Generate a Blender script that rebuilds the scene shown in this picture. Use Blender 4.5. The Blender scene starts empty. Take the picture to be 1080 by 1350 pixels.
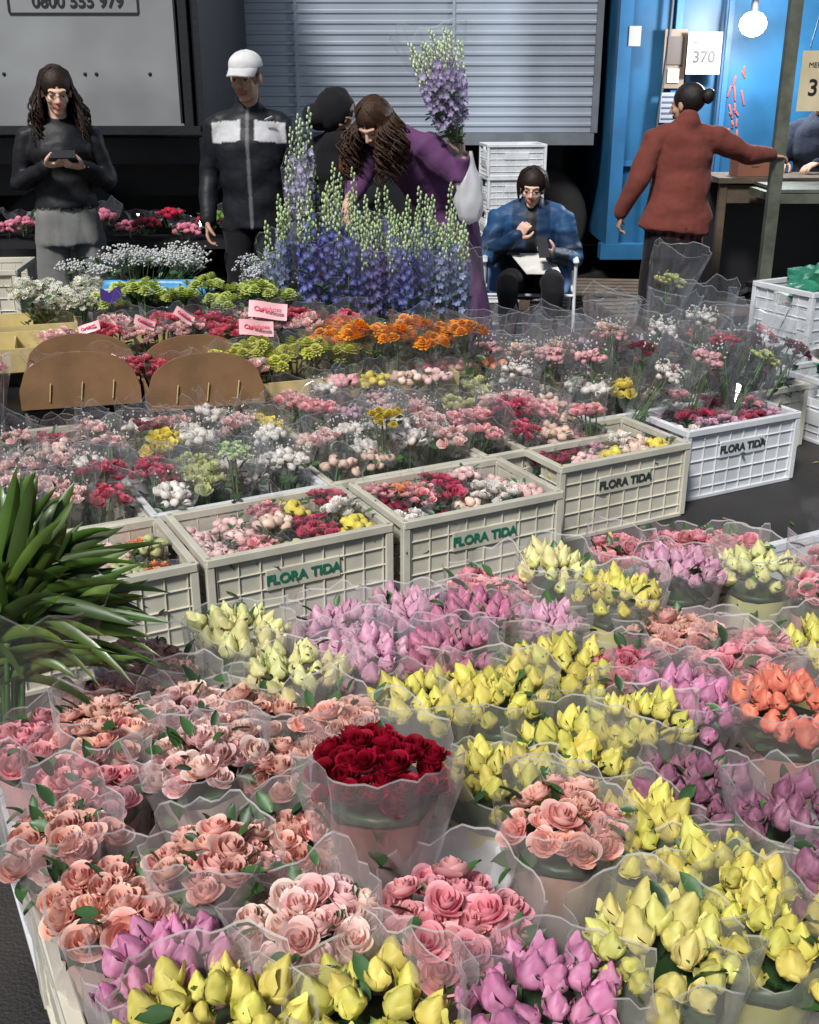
import bpy, math, random
import numpy as np
from mathutils import Vector, Matrix, Euler, noise
from mathutils.kdtree import KDTree
random.seed(7); rng=np.random.default_rng(7)
S=bpy.context.scene
COL=S.collection
pi=math.pi

# ------------------------------------------------------------------ materials
def M(name,col=(.5,.5,.5),rough=.6,metal=0,var=.15,scale=6,bump=0,bscale=40,attr=False,transl=0,spec=.5,emit=None,estr=0,coat=0,sheen=0):
    m=bpy.data.materials.new(name); m.use_nodes=True
    nt=m.node_tree; N=nt.nodes; L=nt.links
    b=N['Principled BSDF']; out=N['Material Output']
    b.inputs['Roughness'].default_value=rough; b.inputs['Metallic'].default_value=metal
    b.inputs['Specular IOR Level'].default_value=spec
    b.inputs['Coat Weight'].default_value=coat; b.inputs['Sheen Weight'].default_value=sheen
    tc=N.new('ShaderNodeTexCoord')
    src=None
    if attr:
        a=N.new('ShaderNodeAttribute'); a.attribute_name='Col'; src=a.outputs['Color']
    if var>0:
        nz=N.new('ShaderNodeTexNoise'); nz.inputs['Scale'].default_value=scale; nz.inputs['Detail'].default_value=3
        L.new(tc.outputs['Object'],nz.inputs['Vector'])
        mr=N.new('ShaderNodeMapRange'); mr.inputs['From Min'].default_value=.3; mr.inputs['From Max'].default_value=.7
        mr.inputs['To Min'].default_value=1-var; mr.inputs['To Max'].default_value=1+var
        L.new(nz.outputs['Fac'],mr.inputs['Value'])
        sc=N.new('ShaderNodeVectorMath'); sc.operation='SCALE'
        if src: L.new(src,sc.inputs[0])
        else: sc.inputs[0].default_value=col[:3]
        L.new(mr.outputs['Result'],sc.inputs['Scale']); src=sc.outputs['Vector']
    if src: L.new(src,b.inputs['Base Color'])
    else: b.inputs['Base Color'].default_value=(*col[:3],1)
    if emit:
        b.inputs['Emission Color'].default_value=(*emit,1); b.inputs['Emission Strength'].default_value=estr
    if bump:
        n2=N.new('ShaderNodeTexNoise'); n2.inputs['Scale'].default_value=bscale; n2.inputs['Detail'].default_value=3
        L.new(tc.outputs['Object'],n2.inputs['Vector'])
        bp=N.new('ShaderNodeBump'); bp.inputs['Strength'].default_value=bump; bp.inputs['Distance'].default_value=.01
        L.new(n2.outputs['Fac'],bp.inputs['Height']); L.new(bp.outputs['Normal'],b.inputs['Normal'])
    if transl:
        t=N.new('ShaderNodeBsdfTranslucent'); L.new(src,t.inputs['Color'])
        mx=N.new('ShaderNodeMixShader'); mx.inputs[0].default_value=transl
        L.new(b.outputs[0],mx.inputs[1]); L.new(t.outputs[0],mx.inputs[2]); L.new(mx.outputs[0],out.inputs[0])
    return m

def film(name,tint,opac,rough,gl,edge=.35,attr=False):
    m=bpy.data.materials.new(name); m.use_nodes=True
    nt=m.node_tree; N=nt.nodes; L=nt.links; N.remove(N['Principled BSDF']); out=N['Material Output']
    tr=N.new('ShaderNodeBsdfTransparent'); df=N.new('ShaderNodeBsdfDiffuse'); tl=N.new('ShaderNodeBsdfTranslucent'); g=N.new('ShaderNodeBsdfGlossy')
    df.inputs['Color'].default_value=(*tint,1); tl.inputs['Color'].default_value=(*tint,1)
    if attr:
        a=N.new('ShaderNodeAttribute'); a.attribute_name='Col'; L.new(a.outputs['Color'],df.inputs['Color']); L.new(a.outputs['Color'],tl.inputs['Color'])
    g.inputs['Color'].default_value=(.95,.97,1,1); g.inputs['Roughness'].default_value=rough
    m1=N.new('ShaderNodeMixShader'); m1.inputs[0].default_value=.5; L.new(df.outputs[0],m1.inputs[1]); L.new(tl.outputs[0],m1.inputs[2])
    m2=N.new('ShaderNodeMixShader'); m2.inputs[0].default_value=gl; L.new(m1.outputs[0],m2.inputs[1]); L.new(g.outputs[0],m2.inputs[2])
    lw=N.new('ShaderNodeLayerWeight'); lw.inputs['Blend'].default_value=.3
    mr=N.new('ShaderNodeMapRange')
    mr.inputs['To Min'].default_value=opac; mr.inputs['To Max'].default_value=min(1,opac+edge); L.new(lw.outputs['Facing'],mr.inputs['Value'])
    m3=N.new('ShaderNodeMixShader'); L.new(mr.outputs['Result'],m3.inputs[0]); L.new(tr.outputs[0],m3.inputs[1]); L.new(m2.outputs[0],m3.inputs[2])
    L.new(m3.outputs[0],out.inputs[0])
    return m

m_petal=M('petal',attr=True,rough=.55,var=0,transl=.25,spec=.25)
m_leaf=M('leaf',attr=True,rough=.45,var=0)
m_frost=film('frosted_film',(.96,.96,.96),.15,.20,.32,.42,attr=True)
m_rim=film('film_edge',(.95,.95,.95),.7,.3,.1,.1,attr=True)
m_clear=film('clear_film',(.9,.92,.94),.06,.11,.7,.2)
m_rimc=film('clear_edge',(.9,.92,.94),.35,.2,.3,.2)
m_ivory=M('ivory_plastic',(.52,.50,.41),.5,var=.2,scale=5,bump=.1)
m_white=M('white_plastic',(.60,.62,.64),.45,var=.14,scale=5,bump=.1)
m_green_txt=M('green_ink',(.01,.16,.09),.6)
m_black=M('black_paint',(.010,.010,.012),.5)
m_dark=M('dark_metal',(.014,.015,.018),.5,.3,bump=.2)
m_tyre=M('tyre_rubber',(.010,.010,.010),.8,bump=.2)
m_card=M('cardboard',(.20,.11,.05),.85,var=.25,bump=.1,bscale=90)
m_wood=M('pale_wood',(.48,.39,.17),.75,var=.2,bump=.15)
m_wood2=M('old_wood',(.08,.058,.038),.8,var=.3,bump=.3)
m_skin=M('skin',attr=True,rough=.6,var=.06,scale=20,spec=.25)
m_cloth=M('cloth',attr=True,rough=.9,var=.12,scale=14,bump=.2,bscale=120,spec=.2,sheen=.05)
m_shiny=M('leather_nylon',attr=True,rough=.55,var=.1,scale=10,bump=.3,bscale=25,spec=.3)
m_hair=M('hair',attr=True,rough=.5,var=.35,scale=50,bump=.4,bscale=150,spec=.3)
m_solid=M('painted_part',attr=True,rough=.6,var=.05)
m_paper=M('paper',(.68,.67,.62),.8,var=.05)
m_paperY=M('old_paper',(.52,.45,.29),.8,var=.12)

# ------------------------------------------------------------------ mesh builder
def gf(nu,nv,wrap=False):
    f=[]
    for i in range(nu if wrap else nu-1):
        i2=(i+1)%nu
        for j in range(nv-1):
            f.append((i*nv+j,i2*nv+j,i2*nv+j+1,i*nv+j+1))
    return np.array(f,dtype=np.int32)
class MB:
    def __init__(s): s.v=[];s.f=[];s.c=[];s.m=[];s.n=0
    def add(s,v,f,col=(1,1,1),mat=0,R=None,t=None,sc=1.0):
        v=np.asarray(v,dtype=float)*sc
        if R is not None: v=v@np.asarray(R).T
        if t is not None: v=v+np.asarray(t,dtype=float)
        n=len(v); s.v.append(v); s.f.append(np.asarray(f)+s.n)
        c=np.asarray(col,dtype=float)
        if c.ndim==1: c=np.tile(c[:3],(n,1))
        s.c.append(c); 
        mm=np.asarray(mat); s.m.append(np.full(len(f),int(mm)) if mm.ndim==0 else mm)
        s.n+=n
    def box(s,c,d,col=(1,1,1),mat=0,R=None):
        x,y,z=[q/2 for q in d]
        v=np.array([(-x,-y,-z),(x,-y,-z),(x,y,-z),(-x,y,-z),(-x,-y,z),(x,-y,z),(x,y,z),(-x,y,z)])
        f=[(0,3,2,1),(4,5,6,7),(0,1,5,4),(1,2,6,5),(2,3,7,6),(3,0,4,7)]
        s.add(v,f,col,mat,R,c)
    def mesh(s,name,mats,smooth=True,flat=()):
        V=np.concatenate(s.v);F=np.concatenate(s.f);C=np.concatenate(s.c);Mi=np.concatenate(s.m)
        me=bpy.data.meshes.new(name)
        me.vertices.add(len(V)); me.vertices.foreach_set('co',V.ravel())
        me.loops.add(len(F)*4); me.loops.foreach_set('vertex_index',F.ravel().astype(np.int32))
        me.polygons.add(len(F)); me.polygons.foreach_set('loop_start',np.arange(len(F),dtype=np.int32)*4)
        me.polygons.foreach_set('material_index',Mi.astype(np.int32))
        sm=np.full(len(F),smooth)
        for k in flat: sm[Mi==k]=False
        me.polygons.foreach_set('use_smooth',sm)
        me.update(calc_edges=True)
        a=me.attributes.new('Col','FLOAT_COLOR','POINT')
        a.data.foreach_set('color',np.concatenate([C,np.ones((len(C),1))],1).ravel())
        for m in mats: me.materials.append(m)
        return me
def ob(name,me,loc=(0,0,0),rot=(0,0,0),parent=None,sc=1):
    o=bpy.data.objects.new(name,me); COL.objects.link(o); o.location=loc
    o.rotation_euler=rot if isinstance(rot,(tuple,list)) else (0,0,rot)
    o.scale=(sc,sc,sc) if not isinstance(sc,tuple) else sc
    if parent: o.parent=parent
    return o
def empty(name,loc=(0,0,0),rot=0):
    o=bpy.data.objects.new(name,None); COL.objects.link(o); o.location=loc; o.rotation_euler=(0,0,rot); o.empty_display_size=.1; return o
def eul(x,y,z): return np.array(Euler((x,y,z)).to_matrix())
def bevel(o,w,seg=2):
    b=o.modifiers.new('bevel','BEVEL'); b.width=w; b.segments=seg; b.limit_method='ANGLE'
def bake_bevel(me,w):
    o=bpy.data.objects.new('tmp',me); COL.objects.link(o); bevel(o,w,1)
    dg=bpy.context.evaluated_depsgraph_get(); m2=bpy.data.meshes.new_from_object(o.evaluated_get(dg)); bpy.data.objects.remove(o); return m2
def text(name,body,size,mat,loc,rot,parent=None,off=.0,ext=.0015):
    cu=bpy.data.curves.new(name,'FONT'); cu.body=body; cu.size=size; cu.align_x='CENTER'; cu.align_y='CENTER'; cu.offset=off; cu.extrude=ext
    cu.materials.append(mat)
    o=bpy.data.objects.new(name,cu); COL.objects.link(o); o.location=loc; o.rotation_euler=rot
    if parent: o.parent=parent
    return o
def loft(pts,rads,side=(1,0,0),n=14,sub=4,cap=True):
    P=[Vector(p) for p in pts]; R=[(r,r) if not isinstance(r,(tuple,list)) else tuple(r) for r in rads]
    Q=[];RR=[]
    m=len(P)
    for i in range(m-1):
        p0=P[max(i-1,0)];p1=P[i];p2=P[i+1];p3=P[min(i+2,m-1)]
        for k in range(sub):
            t=k/sub
            q=.5*((2*p1)+(-p0+p2)*t+(2*p0-5*p1+4*p2-p3)*t*t+(-p0+3*p1-3*p2+p3)*t**3)
            Q.append(q); tt=t*t*(3-2*t)
            RR.append((R[i][0]*(1-tt)+R[i+1][0]*tt,R[i][1]*(1-tt)+R[i+1][1]*tt))
    Q.append(P[-1]);RR.append(R[-1])
    sd=Vector(side)
    def tan(i):
        a=Q[max(i-1,0)];b=Q[min(i+1,len(Q)-1)];d=(b-a)
        return d.normalized() if d.length>1e-9 else Vector((0,0,1))
    rings=[]
    def ring(c,T,rx,ry):
        s_=sd-T*sd.dot(T)
        if s_.length<.15: s_=Vector((0,1,0)); s_=s_-T*s_.dot(T)
        if s_.length<.15: s_=Vector((0,0,1)); s_=s_-T*s_.dot(T)
        s_.normalize(); b_=T.cross(s_)
        return [tuple(c+s_*math.cos(2*pi*k/n)*rx+b_*math.sin(2*pi*k/n)*ry) for k in range(n)]
    T0=tan(0);T1=tan(len(Q)-1)
    if cap:
        r=min(min(RR[0]),.05)
        if min(RR[0])>.09: r=.015
        for o_,s_ in ((1,0),(.9,.42),(.55,.83)): rings.append(ring(Q[0]-T0*r*o_,T0,RR[0][0]*s_,RR[0][1]*s_))
    for i,q in enumerate(Q): rings.append(ring(q,tan(i),*RR[i]))
    if cap:
        r=min(min(RR[-1]),.05)
        if min(RR[-1])>.09: r=.015
        for o_,s_ in ((.55,.83),(.9,.42),(1,0)): rings.append(ring(Q[-1]+T1*r*o_,T1,RR[-1][0]*s_,RR[-1][1]*s_))
    v=np.array(rings); nr=len(rings)
    v=v.transpose(1,0,2).reshape(-1,3)
    return v,gf(n,nr,True)
def ell(c,r,nu=16,nv=10,R=None):
    v=[]
    for i in range(nu):
        for j in range(nv):
            a=2*pi*i/nu;b=-pi/2+pi*j/(nv-1)
            v.append((r[0]*math.cos(a)*math.cos(b),r[1]*math.sin(a)*math.cos(b),r[2]*math.sin(b)))
    v=np.array(v)
    if R is not None: v=v@np.asarray(R).T
    return v+np.array(c),gf(nu,nv,True)

# ------------------------------------------------------------------ flower templates
def petal(phi,hw,b,H,flare,s_n=5,t_n=4,skew=.1,narrow=.72):
    v=[];g=[]
    for i in range(s_n):
        s=-1+2*i/(s_n-1)
        for j in range(t_n):
            t=j/(t_n-1)
            w=hw*(.45+.65*math.sin(pi*min(1,t*.75+.1)))
            if t>.9: w*=narrow
            a=phi+s*w
            r=b*math.sin(min(1,t*1.5+.12)*pi/2)*(1+skew*s)+flare*t**3*(1-.4*s*s)
            z=H*(t-.18*s*s*t)-(abs(flare)*.35*t**4)
            v.append((r*math.cos(a),r*math.sin(a),z)); g.append(t)
    return np.array(v),gf(s_n,t_n),np.array(g)
def merge(lst):
    V=[];F=[];G=[];n=0
    for v,f,g in lst: V.append(v);F.append(f+n);G.append(g);n+=len(v)
    return np.concatenate(V),np.concatenate(F),np.concatenate(G)
def rose_open(seed,lo=False):
    r=random.Random(seed); L=[]
    rings=[(4,1.0,.80,.22,.95),(3,.80,.98,.10,1.15),(3,.58,1.08,.04,1.15),(3,.37,1.15,.0,1.15),(2,.17,1.18,0,1.5)]
    if lo: rings=[(4,.95,.8,.2,.95),(3,.6,1.02,.06,1.1),(2,.27,1.15,0,1.4)]
    ph=r.random()*6
    for k,(n,b,H,fl,hw) in enumerate(rings):
        ph+=.7
        for i in range(n):
            p=petal(ph+2*pi*i/n+r.uniform(-.2,.2),hw,b*r.uniform(.92,1.06),H*r.uniform(.9,1.08),fl*r.uniform(.2,1.9),6 if not lo else 4,5 if not lo else 4,skew=.13,narrow=.85)
            L.append((p[0],p[1],np.clip(p[2]**1.3*(1-.09*k),0,1)))
    return merge(L)
def rose_bud(seed):
    r=random.Random(seed); na,nt=15,11; v=[];g=[]; tw=r.uniform(.6,1.5); bx=r.uniform(.0,.5); hh=r.uniform(2.4,3.3); tp=r.uniform(.8,1.5)
    for i in range(na):
        a=2*pi*i/na
        for j in range(nt):
            t=j/(nt-1)
            p=np.interp(t,[0,.1,.28,.45,.62,.8,.93,1],[.2,.68,1,.93,.68,.38*tp,.22*tp,.03])
            saw=((i/na*3+t*tw)%1)
            p*=1+.34*(saw-.5)*(1 if t<.97 else 0)
            v.append((p*math.cos(a)+bx*t*t,p*math.sin(a),hh*t)); g.append((.2+.75*saw*(.4+.6*t) if t<.9 else .3)+r.uniform(-.1,.1))
    L=[(np.array(v),gf(na,nt,True),np.clip(np.array(g),0,1))]
    for i in range(4):
        p=petal(2*pi*i/4+r.uniform(-.4,.4),.62,r.uniform(.98,1.1),r.uniform(1.3,2.6),r.uniform(-.6,.4),5,5,narrow=.45)
        L.append(p)
    return merge(L)
def pom(seed,na=10,nt=6,lo=.72):
    r=random.Random(seed);v=[];g=[]
    for i in range(na):
        for j in range(nt):
            a=2*pi*i/na;b=-pi/2+pi*j/(nt-1); q=r.uniform(lo,1.12); 
            v.append((q*math.cos(a)*math.cos(b),q*math.sin(a)*math.cos(b),.75*q*math.sin(b)));g.append((q-lo)/(1.12-lo))
    return np.array(v),gf(na,nt,True),np.array(g)
def daisy(seed,n=9):
    r=random.Random(seed);L=[]
    for i in range(n):
        a=2*pi*i/n; d=np.array((math.cos(a),math.sin(a),0));e=np.array((-math.sin(a),math.cos(a),0)); z=r.uniform(0,.35)
        v=np.array([d*.15-e*.06,d*.15+e*.06,d*.95+e*.2+(0,0,z),d*.95-e*.2+(0,0,z)])
        L.append((v,np.array([[0,1,2,3]]),np.array([.6,.6,1,1.])))
    c,f=ell((0,0,.06),(.28,.28,.15),6,4); L.append((c,f,np.zeros(len(c))))
    return merge(L)
def mum(seed):
    r=random.Random(seed);L=[]
    for k,(n,rad,z0,up) in enumerate([(14,1.0,.0,.15),(12,.85,.18,.3),(10,.62,.32,.45),(7,.4,.45,.5),(4,.2,.55,.5)]):
        for i in range(n):
            a=2*pi*i/n+k*.4+r.uniform(-.12,.12); d=np.array((math.cos(a),math.sin(a),0));e=np.array((-math.sin(a),math.cos(a),0)); q=rad*r.uniform(.85,1.12); w=.13
            v=np.array([d*.05-e*.03+(0,0,z0),d*.05+e*.03+(0,0,z0),d*q*.6+e*w+(0,0,z0+up*.7),d*q*.6-e*w+(0,0,z0+up*.7),d*q+e*w*.8+(0,0,z0+up*.8),d*q-e*w*.8+(0,0,z0+up*.8)])
            L.append((v,np.array([[0,1,2,3],[3,2,4,5]]),np.array([.0,.0,.6,.6,1,1.])))
    return merge(L)
def leafT():
    v=[];g=[]
    for i in range(3):
        s=i-1
        for j in range(6):
            t=j/5; w=.26*math.sin(pi*min(1,t*.93+.06))**.8
            v.append((t,s*w,-.25*t*t+.1*abs(s)));g.append(t)
    return np.array(v),gf(3,6),np.array(g)
LEAF=leafT()
ROPEN=[rose_open(i) for i in range(7)]; RLOW=[rose_open(20+i,True) for i in range(4)]
RBUD=[rose_bud(i) for i in range(10)]; POM=[pom(i) for i in range(5)]; MUM=[mum(30+i) for i in range(4)]; DAISY=[daisy(i) for i in range(4)]
def mixc(c0,c1,g): return np.outer(1-g,c0)+np.outer(g,c1)
def leafs(mb,n,R,z0,z1,r,size=(.03,.055),mat=1):
    for k in range(n):
        a=r.uniform(0,2*pi);rr=R*math.sqrt(r.random());z=r.uniform(z0,z1)
        gr=r.uniform(.45,1.4)
        mb.add(LEAF[0],LEAF[1],(.035*gr,.09*gr,.025*gr),mat,eul(r.uniform(-.8,.8),r.uniform(-1.3,.1),a+r.uniform(-1,1)),(rr*math.cos(a),rr*math.sin(a),z),r.uniform(*size))
def sleeve(mb,R0,R1,z0,z1,r,mat,wave=.02,crump=.06,na=40,nt=8,col=(1,1,1),lean=(0,0),rim=None,jit=0):
    ph=r.uniform(0,6);sd=r.uniform(0,99);v=[]
    T=list(np.linspace(0,1,nt-1))+[1] if rim is not None else list(np.linspace(0,1,nt))
    if rim is not None: T[-2]=.992
    pk=[(r.uniform(0,6.28),r.uniform(.3,1.2)) for _ in range(3)]
    for i in range(na):
        a=2*pi*i/na; cs,sn=math.cos(a),math.sin(a)
        top=z1+wave*math.cos(2*(a-ph))*.7+wave*noise.noise(Vector((cs*2.5,sn*2.5,sd)))
        for (pa,ps) in pk: top+=wave*1.3*ps*max(0,math.cos(a-pa))**24
        cre=abs(noise.noise(Vector((cs*5,sn*5,sd+7))))
        for t in T:
            q=R0+(R1-R0)*t**.85
            q*=1+crump*noise.noise(Vector((cs*2.6,sn*2.6,t*2.2+sd)))*2*(.4+t)+crump*1.4*(cre-.2)*t+crump*.7*noise.noise(Vector((cs*9,sn*9,t*7+sd)))
            jj=jit if t<.99 else 0
            v.append((q*cs+lean[0]*t+r.uniform(-jj,jj),q*sn+lean[1]*t+r.uniform(-jj,jj),z0+(top-z0)*t))
    F=gf(na,nt,True)
    mm=mat
    if rim is not None: mm=np.where(np.arange(len(F))%(nt-1)==nt-2,rim,mat)
    mb.add(np.array(v),F,col,mm)
def rose_bunch(kind,R,n,c0,c1,seed,leafy=14,hs=1.0,rimz=.03,fl=1.14):
    r=random.Random(seed); mb=MB(); c0=np.array(c0);c1=np.array(c1)
    T={'bud':RBUD,'open':ROPEN}[kind]
    hr=R/math.sqrt(n)*(1.14 if kind=='open' else .87)*hs
    for i in range(n):
        rr=R*.9*math.sqrt((i+.5)/n);a=i*2.39996+seed
        x=rr*math.cos(a)+r.uniform(-.007,.007);y=rr*math.sin(a)+r.uniform(-.007,.007);z=-.28*rr*rr/R+r.uniform(-.016,.012)
        v,f,g=r.choice(T); j=r.uniform(.80,1.10); k=r.uniform(-.08,.08)
        col=mixc(c0,c1,g)*j; col[:,1]*=1+k; col=np.clip(col,0,.95)
        tilt=rr/R*.42
        Rm=eul(0,tilt+r.uniform(-.28,.28),a)@eul(r.uniform(-.25,.25),0,r.uniform(0,6))
        mb.add(v,f,col,0,Rm,(x,y,z),hr*r.uniform(.76,1.14))
        if kind=='bud' :
            for q in range(4):
                mb.add(LEAF[0],LEAF[1],(.12*j,.22*j,.06),1,Rm@eul(0,-1.25,r.uniform(0,6)),(x,y,z-.002),hr*r.uniform(1.2,2.0))
    leafs(mb,leafy,R*.95,-.015,.022,r,(.022,.045))
    leafs(mb,8,R*.8,-.12,-.02,r,(.04,.06))
    v,f=loft([(0,0,-.40),(0,0,-.2),(0,0,-.06)],[R*.3,R*.55,R*.85],n=14,sub=2,cap=False)
    tt=np.clip((v[:,2]+.26)/.2,0,1)[:,None]; cc=(1-tt)*np.array((.32,.34,.30))+tt*(c0*.4+c1*.45+np.array((.02,.05,.02)))
    v=v*(1+.06*np.sin(np.arange(len(v))*1.7))[:,None]*np.array((1,1,0))+v*np.array((0,0,1))
    mb.add(v,f,cc,1)
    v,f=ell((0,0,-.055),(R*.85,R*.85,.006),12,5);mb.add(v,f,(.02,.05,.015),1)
    tint=np.array((.97,.97,.97))*.9+c1*.10
    sleeve(mb,R*.42,R*fl,-.42,rimz,r,2,wave=.018,crump=.095,col=tuple(np.clip(tint,0,.97)),rim=3,nt=10,na=44)
    return mb.mesh('rose_bunch',[m_petal,m_leaf,m_frost,m_rim])
def small_bunch(T,R,n,c0,c1,seed,h=.3,sl=True,hr=None,top=.06,filler=0,fl=1.45):
    r=random.Random(seed);mb=MB(); hr=hr or R/math.sqrt(n)*1.12
    for i in range(n):
        rr=R*.9*math.sqrt((i+.5)/n);a=i*2.39996+seed
        z=-.3*rr*rr/R+r.uniform(-.015,.012)
        v,f,g=r.choice(T); j=r.uniform(.78,1.12)
        mb.add(v,f,np.clip(mixc(np.array(c0),np.array(c1),g)*j,0,.95),0,eul(r.uniform(-.4,.4),r.uniform(-.4,.4),r.uniform(0,6)),(rr*math.cos(a),rr*math.sin(a),z),hr*r.uniform(.8,1.1))
    leafs(mb,7,R,-.03,.012,r,(.02,.035)); leafs(mb,12,R*.85,-h*.6,-.03,r,(.035,.05))
    for k in range(5):
        a=r.uniform(0,6);q=R*.6*r.random()
        v,f=loft([(q*.4*math.cos(a),q*.4*math.sin(a),-h),(q*math.cos(a),q*math.sin(a),-.01)],[.003,.003],n=4,sub=1,cap=False); mb.add(v,f,(.08,.16,.05),1)
    if filler:
        for k in range(filler):
            a=r.uniform(0,6);q=R*1.1*math.sqrt(r.random()); 
            v,f=ell((q*math.cos(a),q*math.sin(a),r.uniform(0,.045)),(.005,.005,.005),4,3); mb.add(v,f,(.8,.8,.74),0)
    if sl: sleeve(mb,R*.5,R*fl,-h*.8,top,r,2,wave=.024,crump=.13,na=24,nt=7,rim=3,jit=.0035)
    return mb.mesh('flower_bunch',[m_petal,m_leaf,m_clear,m_rimc],flat=(2,))

YEL=((.66,.58,.09),(.93,.85,.27)); PEACH=((.78,.32,.24),(.95,.66,.57)); PINK=((.72,.20,.26),(.93,.52,.54)); LIL=((.56,.24,.36),(.87,.56,.69))
MAUV=((.46,.11,.22),(.76,.36,.49)); RED=((.10,.0,.003),(.36,.004,.026)); COR=((.82,.14,.08),(.95,.44,.31)); HOT=((.68,.12,.22),(.92,.40,.47))
DUST=((.19,.06,.11),(.46,.22,.31)); PALE=((.84,.48,.43),(.95,.76,.71)); LY=((.74,.70,.26),(.94,.91,.52)); MAG=((.56,.15,.32),(.84,.43,.62)); CRM=((.64,.58,.12),(.92,.86,.36))

# ------------------------------------------------------------------ foreground roses  (x, y, radius, kind, palette)
FG=[(-.52,1.92,.095,'open',PEACH),(-.56,1.79,.09,'open',PEACH),(-.66,1.66,.085,'open',PINK),(-.53,1.66,.09,'open',PEACH),(-.53,1.53,.09,'open',PINK),
(-.285,1.745,.095,'open',PEACH),(-.41,1.74,.085,'open',PALE),(-.114,1.68,.075,'open',PEACH),(-.343,2.03,.10,'bud',LY),(-.223,1.85,.098,'bud',LY),
(-.159,2.075,.09,'bud',LIL),(-.016,2.15,.09,'bud',LIL),(-.09,1.92,.10,'bud',LIL),(.126,2.05,.10,'bud',MAUV),(.075,1.90,.085,'bud',MAUV),(.177,2.23,.095,'open',PINK),
(.29,2.09,.085,'bud',LIL),(.353,2.337,.10,'bud',LY),(.45,2.15,.09,'bud',YEL),(.528,2.44,.09,'open',PINK),(.681,2.49,.1,'open',PINK),(.80,2.52,.075,'open',HOT),
(.806,2.315,.09,'bud',LY),(.617,2.28,.09,'bud',LIL),(.93,2.234,.08,'open',PINK),(.557,2.04,.1,'open',PEACH),(.70,1.97,.085,'open',PINK),(.64,1.86,.09,'open',PINK),(.84,1.99,.09,'bud',YEL),
(.4235,1.90,.075,'open',HOT),(.283,1.88,.105,'bud',YEL),(.042,1.745,.10,'bud',YEL),(.165,1.76,.095,'bud',YEL),(.516,1.74,.095,'bud',MAG),(.676,1.68,.1,'bud',COR),
(.28,1.60,.105,'bud',YEL),(.143,1.52,.09,'bud',YEL),(.405,1.65,.085,'bud',YEL),(.475,1.50,.09,'bud',DUST),(.59,1.37,.095,'bud',DUST),(-.351,1.574,.098,'open',PALE),
(-.20,1.574,.078,'open',PEACH),(-.535,1.375,.08,'open',PEACH),(-.418,1.25,.098,'open',PEACH),(-.281,1.30,.088,'open',PEACH),(-.17,1.37,.085,'open',PEACH),
(.236,1.375,.088,'open',PEACH),(.372,1.39,.085,'bud',YEL),(.44,1.27,.095,'bud',YEL),(-.138,1.175,.093,'open',PALE),(.063,1.19,.102,'open',PINK),
(-.31,1.12,.1,'bud',MAG),(-.233,1.0,.105,'bud',YEL),(-.035,1.03,.105,'bud',YEL),(.17,1.03,.105,'bud',MAG),(.325,1.115,.105,'bud',CRM),(.482,1.17,.10,'bud',YEL),
(.62,1.2,.095,'bud',DUST),(.78,1.5,.095,'bud',COR),(.86,1.75,.09,'open',PINK),(1.0,2.05,.09,'bud',YEL),(1.02,2.4,.09,'open',PINK),(.74,1.35,.09,'open',HOT)]
for i,(x,y,R,k,p) in enumerate(FG):
    n=22
    if R<.086: n-=4
    me=rose_bunch(k,R,n,p[0],p[1],i*3+1,leafy=(14 if k=='open' else 7),rimz=random.uniform(.018,.048))
    ob('rose_bouquet',me,(x,y,.585+random.uniform(-.025,.03)),(random.uniform(-.1,.1),random.uniform(-.1,.1),random.uniform(0,6)))
me=rose_bunch('open',.1,34,RED[0],RED[1],991,leafy=1,fl=1.2)
ob('crimson_rose_bouquet',me,(-.043,1.34,.735),(0,.02,0))

# ------------------------------------------------------------------ crates
def crate_mesh(L=.6,W=.4,H=.31,mat=None,name='crate'):
    mb=MB()
    def wall(len_,c,ax,hole):
        def bx(u,z,du,dz,th,off=0):
            if ax=='x': mb.box((u,c+off,z),(du,th,dz))
            else: mb.box((c+off,u,z),(th,du,dz))
        sgn=1 if c>0 else -1
        hw=len_/2
        if hole:
            bx(0,.11,len_-.03,.2,.004,-sgn*.002)
            bx(-hw/2-.03,.245,hw-.075,.066,.004,-sgn*.002); bx(hw/2+.03,.245,hw-.075,.066,.004,-sgn*.002)
        else: bx(0,.15,len_-.03,.28,.004,-sgn*.002)
        nv=int(len_/.074)
        for k in range(nv+1):
            u=-hw+.02+k*(len_-.04)/nv
            if hole and abs(u)<.062: bx(u,.11,.005,.2,.012)
            else: bx(u,.148,.005,.27,.012)
        for z in (.05,.11,.17,.23):
            if hole and z>.2:
                bx(-hw/2-.03,z,hw-.07,.005,.0125);bx(hw/2+.03,z,hw-.07,.005,.0125)
            else: bx(0,z,len_-.02,.005,.0125)
        bx(0,.008,len_,.016,.02); bx(0,H-.013,len_+.02,.026,.024,sgn*.004)
        bx(0,.20 if not hole else .12,.25,.07,.0135,sgn*.001)
    wall(L,-W/2,'x',False);wall(L,W/2,'x',False);wall(W,-L/2,'y',True);wall(W,L/2,'y',True)
    for sx in(-1,1):
        for sy in(-1,1): mb.box((sx*L/2,sy*W/2,H/2-.002),(.026,.026,H-.02))
    mb.box((0,0,.012),(L-.03,W-.03,.01))
    return bake_bevel(mb.mesh(name,[mat],False),.0025)
cm_iv=crate_mesh(mat=m_ivory); cm_wh=crate_mesh(mat=m_white)
TH=math.radians(28); ca,sa=math.cos(TH),math.sin(TH)
def G(a,b,z=0): return (a*ca-b*sa,a*sa+b*ca,z)
def crate(a,b,z=0,me=cm_iv,rot=TH,txt=None,tm=None,sc=1):
    c=Vector(G(a+.31,b+.2,z))
    o=ob('plastic_crate',me,c,rot,sc=sc)
    if txt: text('lettering',txt,.045,tm,(0,-.2095,.20),(pi/2,0,0),o,off=.0012)
    return o
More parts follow.
